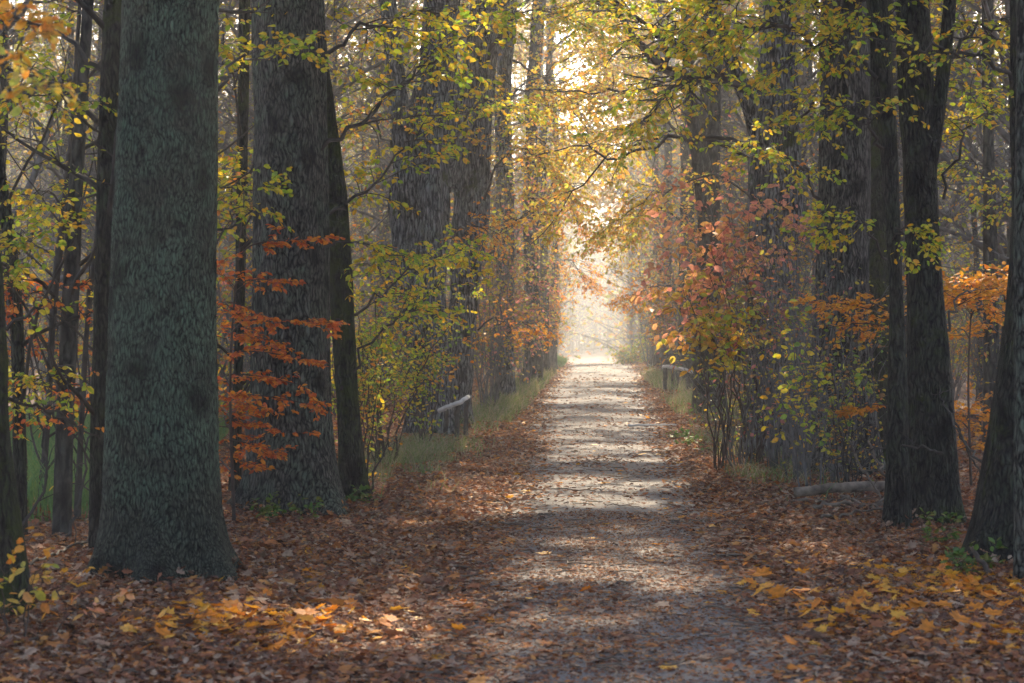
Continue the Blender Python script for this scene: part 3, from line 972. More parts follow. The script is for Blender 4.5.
bs_ = 0
BOUGHS = [
    # left: yellow-green boughs of the ridged trunk and the mossy one
    (L2, oL2, [(318, 150, 16.8), (370, 110, 17.2), (430, 60, 18), (480, 25, 19)], 0.022, 'yellow_green', 16, 0.75, 5, 0.28, 4, 0.075),
    (L2, oL2, [(318, 60, 16.8), (360, 30, 17), (430, 10, 18), (500, 10, 19)], 0.02, 'yellow_green', 16, 0.8, 5, 0.3, 4, 0.075),
    (Lm, oLm, [(326, 215, 17.2), (365, 190, 17.5), (400, 150, 18), (440, 110, 18.5)], 0.018, 'yellow_green', 14, 0.6, 5, 0.26, 4, 0.07),
    (Lm, oLm, [(336, 320, 17.3), (370, 300, 17.6), (420, 270, 18), (470, 240, 18.6)], 0.016, 'yellow_green', 15, 0.6, 5, 0.26, 3, 0.07),
    (Lm, oLm, [(340, 390, 17.3), (380, 330, 17.6), (420, 300, 18), (455, 262, 18.4)], 0.014, 'yellow_green', 12, 0.5, 5, 0.24, 3, 0.065),
    (L2, oL2, [(322, 250, 16.6), (350, 240, 16.6), (390, 250, 16.8), (420, 275, 17)], 0.012, 'yellow_green', 10, 0.45, 5, 0.24, 3, 0.065),
    (L1, oL1, [(214, 90, 12.6), (240, 60, 13.2), (275, 50, 14), (310, 40, 15)], 0.012, 'yellow_green', 10, 0.4, 4, 0.2, 3, 0.065),
    (L1, oL1, [(212, 250, 12.6), (228, 215, 13.0), (250, 190, 13.6), (280, 190, 14)], 0.008, 'yellow_green', 8, 0.3, 4, 0.18, 3, 0.06),
    (L4, oL4, [(485, 260, 31), (500, 235, 31.5), (520, 215, 32), (540, 200, 32.5)], 0.02, 'gold', 12, 0.8, 5, 0.35, 3, 0.085),
    (L4, oL4, [(480, 120, 31), (510, 95, 32), (550, 90, 33), (580, 100, 34)], 0.025, 'gold', 14, 1.0, 5, 0.4, 4, 0.09),
    (L4, oL4, [(478, 330, 31), (495, 320, 31), (520, 322, 31.5), (535, 326, 32)], 0.015, 'amber', 9, 0.6, 4, 0.3, 3, 0.075),
    (L3, oL3, [(440, 250, 28.5), (455, 230, 28), (475, 225, 28), (500, 235, 28)], 0.02, 'amber', 10, 0.7, 4, 0.3, 3, 0.075),
    (L5, oL5, [(512, 60, 40), (545, 80, 40), (580, 120, 41), (600, 170, 42)], 0.03, 'gold', 16, 1.3, 5, 0.5, 5, 0.10),
    (L5, oL5, [(514, 170, 40), (540, 165, 40), (565, 190, 40), (580, 225, 40)], 0.025, 'gold', 14, 1.1, 5, 0.45, 5, 0.10),
    (L5, oL5, [(514, 120, 40), (530, 125, 39), (545, 150, 38.5), (550, 180, 38)], 0.022, 'gold', 14, 1.0, 5, 0.45, 5, 0.10),
    (L6, oL6, [(545, 110, 52), (570, 100, 51), (600, 120, 51), (625, 150, 51)], 0.035, 'gold', 14, 1.4, 5, 0.55, 4, 0.11),
    # right: overhanging canopy
    (R4, oR4, [(750, 92, 23.8), (715, 74, 23), (690, 78, 22.5), (660, 98, 22), (640, 125, 22)], 0.045, 'yellow_green', 16, 0.8, 5, 0.32, 4, 0.08),
    (R4, oR4, [(716, 20, 23.5), (690, 50, 23), (668, 40, 22.5), (640, 20, 22), (600, -5, 22)], 0.05, 'yellow_green', 16, 0.8, 5, 0.32, 4, 0.08),
    (R4, oR4, [(748, 160, 23.8), (700, 140, 24), (655, 140, 24.5), (610, 158, 25), (570, 200, 25.5), (530, 245, 26)], 0.024, 'gold', 14, 0.75, 4, 0.3, 3, 0.075),
    (R4, oR4, [(752, 200, 23.8), (720, 175, 24.5), (680, 185, 25.5), (640, 205, 26), (600, 235, 26.5)], 0.016, 'gold', 14, 0.7, 5, 0.3, 4, 0.075),
    (R5, oR5, [(696, 90, 36), (650, 92, 36), (600, 90, 36.5), (556, 94, 37)], 0.03, 'gold', 20, 1.0, 5, 0.45, 5, 0.09),
    (R5, oR5, [(694, 150, 36), (660, 120, 36), (620, 130, 36.5), (580, 150, 37)], 0.03, 'gold', 18, 1.1, 5, 0.45, 5, 0.09),
    (R5, oR5, [(692, 230, 36), (665, 210, 35.5), (640, 215, 35), (615, 235, 35)], 0.022, 'gold', 16, 0.8, 5, 0.4, 5, 0.085),
    (R6, oR6, [(676, 190, 51), (655, 205, 51), (640, 225, 51), (620, 260, 51)], 0.03, 'gold', 14, 1.2, 5, 0.5, 5, 0.11),
    (R6, oR6, [(676, 290, 51), (660, 285, 51), (645, 290, 51), (630, 300, 51)], 0.025, 'amber', 14, 0.9, 5, 0.45, 5, 0.10),
    (R6, oR6, [(676, 40, 51), (650, 30, 51), (620, 40, 51), (585, 60, 51)], 0.035, 'gold', 16, 1.5, 5, 0.55, 5, 0.11),
    (R3, oR3, [(822, 60, 20.4), (790, 30, 20), (750, 30, 20), (700, 50, 20)], 0.03, 'yellow_green', 16, 0.8, 5, 0.3, 4, 0.08),
    (R3, oR3, [(824, 10, 20.4), (780, -10, 20), (730, 0, 20), (680, 10, 20)], 0.03, 'yellow_green', 16, 0.8, 5, 0.3, 4, 0.08),
    (R3, oR3, [(818, 200, 20.4), (800, 170, 20), (770, 150, 19.8), (735, 150, 19.6)], 0.016, 'yellow_green', 12, 0.5, 5, 0.25, 3, 0.07),
    (R1b, oR1b, [(874, 80, 15.5), (850, 50, 15.5), (815, 50, 15.5), (780, 70, 15.6)], 0.018, 'yellow_green', 14, 0.55, 5, 0.24, 4, 0.065),
    (R1b, oR1b, [(880, 150, 15.5), (860, 120, 15.4), (840, 110, 15.4), (815, 120, 15.4)], 0.014, 'yellow_green', 12, 0.5, 5, 0.22, 3, 0.06),
    (R1b, oR1b, [(884, 260, 15.4), (866, 230, 15.2), (850, 220, 15.2), (826, 230, 15.2)], 0.01, 'yellow_green', 9, 0.35, 4, 0.2, 3, 0.06),
    (R1b, oR1b, [(890, 240, 15.4), (905, 225, 15.1), (915, 235, 15), (925, 250, 15)], 0.007, 'yellow_green', 8, 0.25, 4, 0.16, 3, 0.055),
    (R1, oR1, [(934, 90, 16), (960, 40, 16.2), (1000, 25, 16.4), (1040, 20, 16.6)], 0.02, 'yellow_green', 16, 0.7, 5, 0.28, 3, 0.065),
    (R1, oR1, [(905, 60, 15.9), (890, 25, 15.8), (860, 5, 15.8), (820, 0, 15.8)], 0.02, 'yellow_green', 15, 0.6, 5, 0.28, 3, 0.065),
    (R1, oR1, [(940, 200, 16), (955, 150, 16.2), (975, 120, 16.6), (1000, 110, 17)], 0.014, 'yellow_green', 12, 0.5, 5, 0.25, 3, 0.06),
    (R2, oR2, [(1008, 90, 13.6), (980, 60, 13.4), (940, 52, 13.2), (890, 45, 13), (850, 40, 13)], 0.016, 'yellow_green', 9, 0.5, 4, 0.22, 2, 0.055),
    (R1, oR1, [(944, 330, 16.2), (955, 300, 17), (975, 290, 18), (1000, 285, 18.5)], 0.012, 'amber', 16, 0.5, 6, 0.26, 5, 0.065, 0.95, 0.0, 0.1, 0, 1.2),
    (R7, oR7, [(984, 300, 26), (970, 285, 25.5), (955, 290, 25), (940, 300, 24.5)], 0.014, 'amber', 14, 0.7, 6, 0.32, 5, 0.075, 0.95, 0.0, 0.1, 0, 1.2),
    (R7, oR7, [(984, 430, 26), (970, 415, 25.5), (955, 415, 25), (945, 425, 24.5)], 0.014, 'amber', 14, 0.6, 6, 0.3, 5, 0.075, 0.95, 0.0, 0.1, 0, 1.2),
    (R7, oR7, [(984, 180, 26), (970, 165, 25.5), (955, 170, 25), (940, 190, 24.5)], 0.014, 'yellow_green', 14, 0.8, 5, 0.3, 3, 0.075),
    (R7, oR7, [(986, 220, 26), (996, 200, 25.5), (1010, 200, 25), (1025, 215, 24.5)], 0.014, 'yellow_green', 14, 0.8, 5, 0.3, 3, 0.075),
    (SAP[1], None, [(70, 230, 14.4), (50, 200, 14.4), (25, 190, 14.4), (0, 195, 14.4)], 0.01, 'yellow_green', 12, 0.5, 4, 0.22, 3, 0.06),
    (SAP[1], None, [(66, 330, 14.4), (45, 300, 14.2), (20, 290, 14), (0, 300, 14)], 0.009, 'orange', 10, 0.4, 4, 0.2, 3, 0.055),
    (SAP[0], None, [(100, 150, 13.5), (80, 110, 13.4), (50, 90, 13.4), (10, 95, 13.4)], 0.012, 'yellow_green', 12, 0.55, 4, 0.24, 3, 0.06),
    (SAP[0], None, [(92, 470, 13.5), (60, 420, 13.4), (30, 405, 13.3), (0, 400, 13.2)], 0.009, 'orange', 7, 0.3, 4, 0.18, 2, 0.05),
    (FAR[0][0], FAR[0][1], [(545, 60, 62), (575, 30, 62), (610, 40, 62), (640, 80, 61)], 0.05, 'gold', 16, 2.0, 5, 0.7, 5, 0.13),
    (FAR[0][0], FAR[0][1], [(545, 200, 62), (565, 160, 62), (590, 150, 62), (615, 180, 61)], 0.05, 'gold', 14, 1.6, 5, 0.6, 5, 0.13),
    (FAR[1][0], FAR[1][1], [(666, 110, 63), (640, 70, 63), (610, 75, 62), (580, 110, 61)], 0.05, 'gold', 16, 1.9, 5, 0.7, 5, 0.13),
    (FAR[1][0], FAR[1][1], [(666, 250, 63), (650, 215, 63), (630, 215, 62), (608, 240, 61)], 0.04, 'amber', 14, 1.4, 5, 0.6, 5, 0.12),
    (FAR[2][0], FAR[2][1], [(553, 20, 72), (580, -10, 72), (610, 0, 72), (640, 30, 71)], 0.06, 'gold', 16, 2.4, 5, 0.8, 5, 0.14),
    (FAR[2][0], FAR[2][1], [(553, 280, 72), (565, 260, 72), (575, 265, 72), (585, 285, 71)], 0.04, 'amber', 12, 1.4, 5, 0.6, 4, 0.13),
    (L6, oL6, [(535, 30, 52), (570, 0, 51), (600, 10, 51), (630, 40, 50)], 0.04, 'gold', 16, 1.6, 5, 0.6, 5, 0.11),
    (L6, oL6, [(538, 230, 52), (548, 205, 51.5), (562, 205, 51), (580, 225, 51)], 0.03, 'amber', 14, 1.1, 5, 0.5, 4, 0.10),
    (L5, oL5, [(510, 20, 40), (540, -10, 40), (580, 0, 39), (620, 40, 38)], 0.035, 'gold', 16, 1.3, 5, 0.5, 5, 0.095),
    (L4, oL4, [(488, 60, 31.2), (510, 20, 31), (545, 10, 31), (590, 30, 31)], 0.03, 'yellow_green', 16, 1.0, 5, 0.4, 4, 0.085),
    (L4, oL4, [(484, 200, 31.2), (500, 160, 31), (520, 150, 31), (550, 165, 31)], 0.022, 'gold', 14, 0.8, 5, 0.36, 4, 0.08),
    (L3, oL3, [(452, 150, 28.8), (470, 110, 28), (495, 100, 27.5), (525, 115, 27)], 0.02, 'yellow_green', 14, 0.7, 5, 0.32, 4, 0.075),
    (L3, oL3, [(400, 300, 28.7), (380, 270, 28), (355, 265, 27.5), (330, 285, 27)], 0.02, 'yellow_green', 14, 0.8, 5, 0.34, 3, 0.075),
    (L3, oL3, [(392, 150, 28.7), (372, 120, 28), (350, 115, 27.5), (325, 130, 27)], 0.02, 'mixed', 14, 0.8, 5, 0.34, 3, 0.075),
    (R4, oR4, [(748, 88, 23.8), (724, 75, 23.5), (687, 82, 23.2), (664, 55, 23), (668, 30, 22.8), (686, 5, 22.6)], 0.055, 'yellow_green', 9, 0.7, 3, 0.3, 2, 0.075),
    (R5, oR5, [(706, 120, 36), (690, 95, 34), (650, 55, 31), (612, 12, 29.5), (580, -10, 29)], 0.10, 'yellow_green', 12, 0.9, 3, 0.35, 2, 0.08),
    (R4, oR4, [(750, 150, 23.8), (690, 138, 24), (640, 150, 24.3), (612, 158, 24.5), (575, 148, 24.7), (535, 156, 25)], 0.028, 'gold', 9, 0.6, 3, 0.28, 2, 0.075),
    (R5, oR5, [(706, 60, 36), (660, 86, 34), (610, 93, 33), (552, 92, 32)], 0.04, 'gold', 12, 0.8, 3, 0.35, 2, 0.085),
    (L6, oL6, [(536, 90, 52), (560, 60, 51), (590, 50, 50), (620, 70, 49)], 0.035, 'gold', 18, 1.5, 5, 0.6, 6, 0.11),
    (L6, oL6, [(536, 160, 52), (556, 130, 51), (580, 130, 50), (600, 150, 49)], 0.035, 'gold', 16, 1.3, 5, 0.55, 5, 0.10),
    (R6, oR6, [(682, 0, 51), (655, -15, 50), (620, -10, 49), (585, 10, 48)], 0.04, 'gold', 18, 1.6, 5, 0.6, 6, 0.11),
    (R6, oR6, [(682, 120, 51), (655, 85, 50), (625, 80, 49), (590, 100, 48)], 0.035, 'gold', 18, 1.5, 5, 0.6, 6, 0.11),
    (R5, oR5, [(702, 30, 36), (660, 0, 36), (620, 0, 36), (575, 25, 36)], 0.03, 'yellow_green', 16, 1.1, 5, 0.45, 5, 0.09),
    (FAR[3][0], FAR[3][1], [(655, 60, 76), (630, 20, 76), (600, 20, 76), (570, 50, 76)], 0.06, 'gold', 18, 2.3, 5, 0.8, 6, 0.14),
    (FAR[3][0], FAR[3][1], [(655, 170, 76), (635, 140, 76), (610, 140, 76), (585, 170, 76)], 0.05, 'gold', 16, 1.9, 5, 0.7, 4, 0.13),
    (SAP[2], None, [(5, 330, 14.2), (-10, 280, 14), (10, 240, 13.8), (40, 230, 13.6)], 0.01, 'yellow_green', 12, 0.5, 5, 0.24, 4, 0.06),
    (SAP[1], None, [(64, 420, 14.4), (50, 390, 14.2), (30, 380, 14), (5, 390, 14)], 0.009, 'yellow_green', 10, 0.4, 4, 0.2, 3, 0.055),
    (SAP[5], None, [(240, 100, 18.5), (228, 60, 18.2), (215, 40, 18), (200, 45, 18)], 0.01, 'yellow_green', 12, 0.5, 5, 0.24, 3, 0.065),
    (SAP[5], None, [(238, 220, 18.5), (230, 190, 18.2), (222, 180, 18), (208, 190, 17.8)], 0.01, 'yellow_green', 12, 0.45, 5, 0.24, 3, 0.065),
    (SAP[5], None, [(238, 250, 18.5), (246, 215, 18), (250, 200, 17.6), (262, 195, 17.2)], 0.01, 'mixed', 10, 0.45, 5, 0.24, 3, 0.065),
    (R3, oR3, [(868, 120, 20.4), (900, 90, 20.6), (935, 85, 20.8), (970, 100, 21)], 0.02, 'yellow_green', 14, 0.7, 5, 0.3, 3, 0.07),
    (R4, oR4, [(796, 120, 23.9), (815, 95, 23.5), (835, 95, 23.2), (860, 115, 23)], 0.018, 'yellow_green', 12, 0.6, 5, 0.3, 3, 0.07),
]
for i, b in enumerate(BOUGHS):
    t, org, pts, r0, mat, n1, l1, n2, l2, nl, size = b[:11]
    kw = {}
    if len(b) > 11:
        kw = dict(zip(('flat', 'droop', 'ldroop', '_', 'flatn'), b[11:]))
        kw.pop('_', None)
    if org is None:
        org = np.array(t.location)
    bough(t, org, pts, r0, mat, n1, l1, n2, l2, nl, size, seed=i, **kw)


# ------------------------------------------------------------------ shrubs, hand placed
def shrub(name, label, cat, base, nst, h, spread, mats, n1=8, l1=0.5, n2=4, l2=0.25, nl=4, size=0.055, lean=(0, 0), seed=0, group=None, flat=0.3,
          wood='stem', r=0.012, ldroop=0.35, flatn=0.5, t0=0.3, tpl=OVAL):
    rng = np.random.default_rng(2000 + seed)
    org = np.array([base[0], base[1], float(ground_z(base[0], base[1]))])
    t = thing(name, label, cat, org, group)
    az = rng.uniform(0, 2 * np.pi, nst)
    a = rng.uniform(0.15, 1.0, nst) * spread
    st = org[None] + np.stack([np.cos(az) * 0.12 * rng.uniform(0, 1, nst), np.sin(az) * 0.12 * rng.uniform(0, 1, nst), np.full(nst, -0.03)], -1)
    hh = h * rng.uniform(0.55, 1.0, nst)
    en = st + np.stack([np.cos(az) * a + lean[0] * hh / h, np.sin(az) * a + lean[1] * hh / h, hh], -1)
    mid = st + (en - st) * 0.5 + np.stack([np.cos(az) * -0.12 * a - lean[0] * 0.18, np.sin(az) * -0.12 * a, hh * 0.08], -1)
    C = np.stack([curve([p, q, s], 10) for p, q, s in zip(st, mid, en)])
    C[:, 1:] += rng.normal(0, 0.012 * h, (nst, 9, 3)) * np.array([1, 1, 0.3])
    R = (r * rng.uniform(0.5, 1.2, nst))[:, None] * np.linspace(1, 0.25, 10)[None]
    g = G()
    tubes(g, C, R, 6)
    P1, R1 = kids(C, R, n1, t0, 1.0, l1, 0.8, flat=flat, npts=6, rs=0.55, rng=rng, droop=0.03)
    tubes(g, P1, R1, 4)
    P2, R2 = kids(P1, R1, n2, 0.15, 1, l2, 0.8, flat=flat, npts=4, rs=0.6, rng=rng, droop=0.03)
    tubes(g, P2, R2, 3)
    g.build('stems', M[wood], t, org)
    gl = G()
    # leaves of one stem share a colour family, so colours change across the shrub
    fam = rng.integers(0, len(mats), nst)
    f2 = np.repeat(np.repeat(fam, n1), n2)
    f1 = np.repeat(fam, n1)
    for k in range(len(mats)):
        twig_leaves(gl, P2[f2 == k], nl, size, droop=ldroop, flatn=flatn, rng=rng, mat=k, tpl=tpl)
        twig_leaves(gl, P1[f1 == k], max(1, nl // 2), size, droop=ldroop, flatn=flatn, rng=rng, mat=k, tpl=tpl)
    gl.build('foliage', [M[q] for q in mats], t, org)
    return t


def at(px, Y):
    return ((px - VX) * Y / F, Y)


shrub('shrub', 'tall shrub with salmon pink leaves arching over the path edge', 'shrub', at(755, 22.6), 14, 3.5, 0.85, ['salmon', 'salmon', 'salmon', 'pink'], 7, 0.65, 4, 0.28, 2, 0.105, lean=(-0.45, -0.4), seed=1, ldroop=0.6, t0=0.58)
shrub('shrub', 'slender shrub with bright yellow leaves mixed into the salmon one', 'shrub', at(718, 22.0), 9, 2.5, 0.55, ['gold', 'yellow_green', 'gold'], 7, 0.55, 4, 0.26, 2, 0.095, lean=(-0.35, -0.2), seed=2, t0=0.55)
shrub('shrub', 'nearly bare shrub of grey stems at the foot of the dark grey trunk', 'shrub', at(775, 21.8), 26, 3.3, 1.0, ['pink', 'mixed'], 7, 0.5, 3, 0.22, 1, 0.06, seed=3, wood='twig', r=0.011)
shrub('shrub', 'sparse shrub with green and yellow leaves in front of the grey trunk', 'shrub', at(812, 18.5), 7, 1.7, 0.55, ['green', 'yellow_green'], 6, 0.4, 3, 0.2, 2, 0.07, seed=4, wood='twig', r=0.009)
shrub('shrub', 'fresh yellow-green shrub above the grass on the left verge', 'shrub', at(385, 22.5), 14, 2.1, 0.8, ['green', 'yellow_green', 'green'], 8, 0.5, 5, 0.24, 4, 0.05, seed=5, lean=(0.15, 0))
shrub('shrub', 'low leafy shrub beside the mossy leaning trunk', 'shrub', at(352, 19.5), 10, 1.7, 0.5, ['green', 'yellow_green'], 7, 0.4, 4, 0.22, 3, 0.05, seed=6)
shrub('shrub', 'loose shrub with yellow leaves just left of the pale rail', 'shrub', at(425, 26.0), 9, 2.2, 0.6, ['yellow_green', 'amber'], 7, 0.5, 4, 0.26, 3, 0.06, seed=7)
shrub('shrub', 'thin shrub with pink leaves behind the pale rail', 'shrub', at(492, 37.0), 14, 3.2, 0.8, ['pink', 'mixed', 'pink'], 8, 0.7, 4, 0.3, 3, 0.075, seed=8, wood='twig', r=0.014)
shrub('shrub', 'hazy brown shrub on the left before the grassy bank', 'shrub', at(525, 47.0), 14, 3.4, 0.8, ['mixed', 'pink'], 8, 0.7, 4, 0.32, 3, 0.085, seed=9, wood='twig', r=0.015)
shrub('shrub', 'hazy orange shrub on the right behind the low rail', 'shrub', at(664, 58.0), 12, 3.6, 0.8, ['amber', 'mixed'], 8, 0.8, 4, 0.36, 4, 0.10, seed=10, wood='twig', r=0.016)
shrub('shrub', 'hazy yellow shrub behind the right-hand low rail post', 'shrub', at(712, 50.5), 12, 2.8, 0.6, ['mixed', 'yellow_green', 'amber'], 8, 0.6, 4, 0.3, 4, 0.085, seed=11, wood='twig', r=0.014)
shrub('shrub', 'pale shrub with few orange leaves left of the glow', 'shrub', at(552, 66.0), 12, 4.2, 0.8, ['amber', 'mixed'], 8, 0.8, 4, 0.4, 3, 0.11, seed=12, wood='twig', r=0.016)


for side, lab, grp in ((-1, 'tall twiggy shrub lining the left side of the path towards the glow', 'tall shrubs lining the left path side'),
                       (1, 'tall twiggy shrub lining the right side of the path towards the glow', 'tall shrubs lining the right path side')):
    for i, Y in enumerate((35.5, 39, 43.5, 48.5, 54, 60, 67, 75, 83)):
        if side > 0 and 40 < Y < 50:
            continue
        X = side * (2.25 + 0.35 * math.sin(i * 2.3 + side))
        cols = [['mixed', 'pink'], ['yellow_green', 'mixed'], ['pink', 'mixed'], ['pink', 'gold']][(i + (side > 0) * 2) % 4]
        shrub('tall_shrub', lab, 'shrub', (X, Y), 12, 3.6 + 0.05 * Y + 0.8 * math.sin(i * 1.7), 0.9, cols, 12, 0.8, 5, 0.36, 1, 0.07 + 0.0006 * Y, seed=400 + i + 20 * (side > 0), wood='twig', r=0.016,
              lean=(-side * 0.35, 0), group=grp, t0=0.12, tpl=KITE)


for i, (X, Y, h_) in enumerate(((1.5, 92, 1.0), (2.5, 91, 1.5), (3.4, 94, 2.3))):
    shrub('bush', 'low dusky bush closing the far end of the lit path, just right of the glow', 'bush', (X, Y), 14, h_, 0.9, ['mixed', 'green'], 8, 0.5, 4, 0.3, 3, 0.13, seed=480 + i, wood='twig', r=0.016,
          group='bushes at the far end of the path', t0=0.05, tpl=KITE)


def beech(label, base, h, sprays, mat, seed, group='young beeches with autumn leaves'):
    """young beech: thin stem with flat sprays in tiers; sprays are ((px, py, Y) start, end, number of side twigs, side length)"""
    rng = np.random.default_rng(3000 + seed)
    org = np.array([base[0], base[1], float(ground_z(base[0], base[1]))])
    t = thing('young_beech', label, 'young tree', org, group)
    top = org + np.array([0.05, 0.1, h])
    C = curve([org - np.array([0, 0, 0.05]), org + np.array([-0.03, 0, h * 0.5]), top], 20)
    g = G()
    tubes(g, C, 0.016 * np.linspace(1, 0.25, 20), 8)
    g.build('trunk', M['stem'], t, org)
    for i, (px0, px1, py, dpy, Y, n, l1) in enumerate(sprays):
        z = W(0, py, Y)[2]
        s = np.array([np.interp(z - 0.08, C[:, 2], C[:, 0]), np.interp(z - 0.08, C[:, 2], C[:, 1]), min(z - 0.08, top[2])])
        a = W(px0, py, Y)
        e = W(px1, py + dpy, Y)
        mid = (a + e) / 2 + np.array([0, 0, 0.03])
        Cb = curve([s, a * 0.7 + mid * 0.3, mid, e], 14)
        gb, gl = G(), G()
        Rb = 0.009 * np.linspace(1, 0.25, 14)
        tubes(gb, Cb, Rb, 5)
        P1, R1 = kids(Cb[None], Rb[None], n + 3, 0.05, 1, l1 * 1.2, 0.75, flat=0.85, npts=6, rs=0.5, jit=0.12, rng=rng, droop=0.03)
        tubes(gb, P1, R1, 3)
        P2, R2 = kids(P1, R1, 4, 0.15, 1, l1 * 0.45, 0.7, flat=0.97, npts=4, rs=0.6, jit=0.06, rng=rng)
        tubes(gb, P2, R2, 3)
        for Pq, k in ((P2, 4), (P1, 5)):
            twig_leaves(gl, Pq, k, 0.052, droop=0.22, flatn=1.0, rng=rng)
        b = gb.build('bough', M['stem'], t, org)
        gl.build('leaves', M[mat], b, org)
    return t


beech('young beech with tiers of rusty orange leaves between the two thick left trunks', at(232, 15.6), 2.5,
      [(235, 335, 247, -8, 15.3, 8, 0.22), (225, 290, 285, -4, 15.6, 8, 0.25), (228, 332, 322, 2, 15.2, 9, 0.22), (215, 270, 300, 20, 15.8, 8, 0.25),
       (222, 315, 352, 10, 15.4, 9, 0.24), (212, 300, 375, 10, 15.8, 10, 0.28), (215, 320, 395, 12, 15.3, 9, 0.24), (212, 290, 420, 14, 15.7, 9, 0.28),
       (214, 270, 442, 10, 15.4, 8, 0.25), (216, 280, 335, 8, 16.2, 9, 0.3), (212, 260, 460, 8, 16, 7, 0.25), (213, 265, 405, 4, 16.3, 8, 0.3)], 'orange', 1)
beech('young beech with one amber spray across the grey trunk on the right', at(893, 18.6), 2.3,
      [(880, 797, 312, -10, 17.8, 9, 0.28), (885, 820, 325, 4, 18.0, 9, 0.26), (890, 812, 306, 2, 18.4, 9, 0.28), (890, 845, 405, 6, 18.2, 6, 0.2)], 'amber', 2)
beech('young beech with amber leaves behind the leaning trunk on the right', at(968, 19.5), 2.3,
      [(960, 1005, 285, 0, 19.2, 9, 0.3), (965, 935, 300, 6, 19.5, 8, 0.28), (965, 1005, 310, 8, 19.5, 9, 0.3), (965, 930, 330, 4, 19.8, 8, 0.3), (960, 990, 415, 6, 19.5, 8, 0.28), (960, 935, 420, 0, 19.5, 8, 0.26),
       (965, 985, 445, 4, 19.4, 7, 0.25)], 'amber', 3)
beech('small beech with scattered orange leaves among the saplings at far left', at(22, 17.5), 1.9,
      [(20, -10, 290, 0, 17.3, 6, 0.25), (22, 75, 300, 10, 17.3, 7, 0.28), (22, 90, 345, 6, 17.4, 7, 0.28), (24, -8, 350, 8, 17.2, 6, 0.25), (26, 70, 390, 10, 17.5, 7, 0.25)], 'orange', 4)

shrub('shrub', 'bare grey twiggy shrub between the grey trunk and the salmon-leaved shrub', 'shrub', at(800, 20.0), 18, 2.6, 0.7, ['mixed', 'pink'], 7, 0.5, 3, 0.25, 1, 0.06, seed=13, wood='twig', r=0.010, t0=0.1)
shrub('shrub', 'tangle of thin leafless stems under the salmon-leaved shrub', 'shrub', at(738, 22.4), 22, 1.9, 0.8, ['pink', 'green'], 7, 0.4, 3, 0.2, 1, 0.05, seed=16, wood='twig', r=0.009, t0=0.1)
shrub('shrub', 'bare grey twigs spreading before the pale brown trunk above the log', 'shrub', at(838, 19.4), 20, 2.2, 0.8, ['mixed', 'green'], 7, 0.45, 3, 0.22, 1, 0.05, seed=17, wood='twig', r=0.009, t0=0.1)
shrub('shrub', 'dry bare twigs rising behind the fallen log', 'shrub', at(845, 18.6), 12, 1.3, 0.6, ['mixed'], 6, 0.4, 3, 0.2, 1, 0.05, seed=14, wood='branch', r=0.008, t0=0.1)
shrub('shrub', 'thin bare shrub beside the foot of the mossy leaning trunk', 'shrub', at(362, 18.2), 8, 1.5, 0.5, ['yellow_green', 'amber'], 6, 0.4, 3, 0.2, 1, 0.05, seed=15, wood='branch', r=0.008, t0=0.1)

# blurred sprigs close to the camera
shrub('seedling', 'blurred maple seedling with yellow and pink leaves at lower left corner', 'seedling', at(22, 10.0), 6, 0.55, 0.36, ['amber', 'gold', 'salmon'], 5, 0.2, 3, 0.1, 1, 0.065, seed=21, r=0.005, flatn=1.0, lean=(0.12, 0))
BM = -1
NEARB = [
    (L0, oL0, [(-60, 60, 9.6), (-30, 40, 8.6), (10, 50, 7.8), (50, 85, 7.4)], 0.008, 'gold', 9, 0.18, 3, 0.1, 3, 0.06, 7),
    (L0, oL0, [(-60, 20, 9.6), (-30, 0, 8.6), (10, 10, 8.0), (40, 40, 7.6)], 0.008, 'amber', 8, 0.16, 3, 0.1, 3, 0.06, 8),
    (R2b, oR2b, [(1020, 150, 12.3), (1040, 170, 10.5), (1030, 210, 9), (1010, 232, 8.2)], 0.004, 'amber', 2, 0.08, 2, 0.05, 1, 0.07, 9),
]
for b in NEARB:
    bough(b[0], b[1], b[2], b[3], b[4], b[5], b[6], b[7], b[8], b[9], b[10], seed=60 + b[11], t0=0.5)

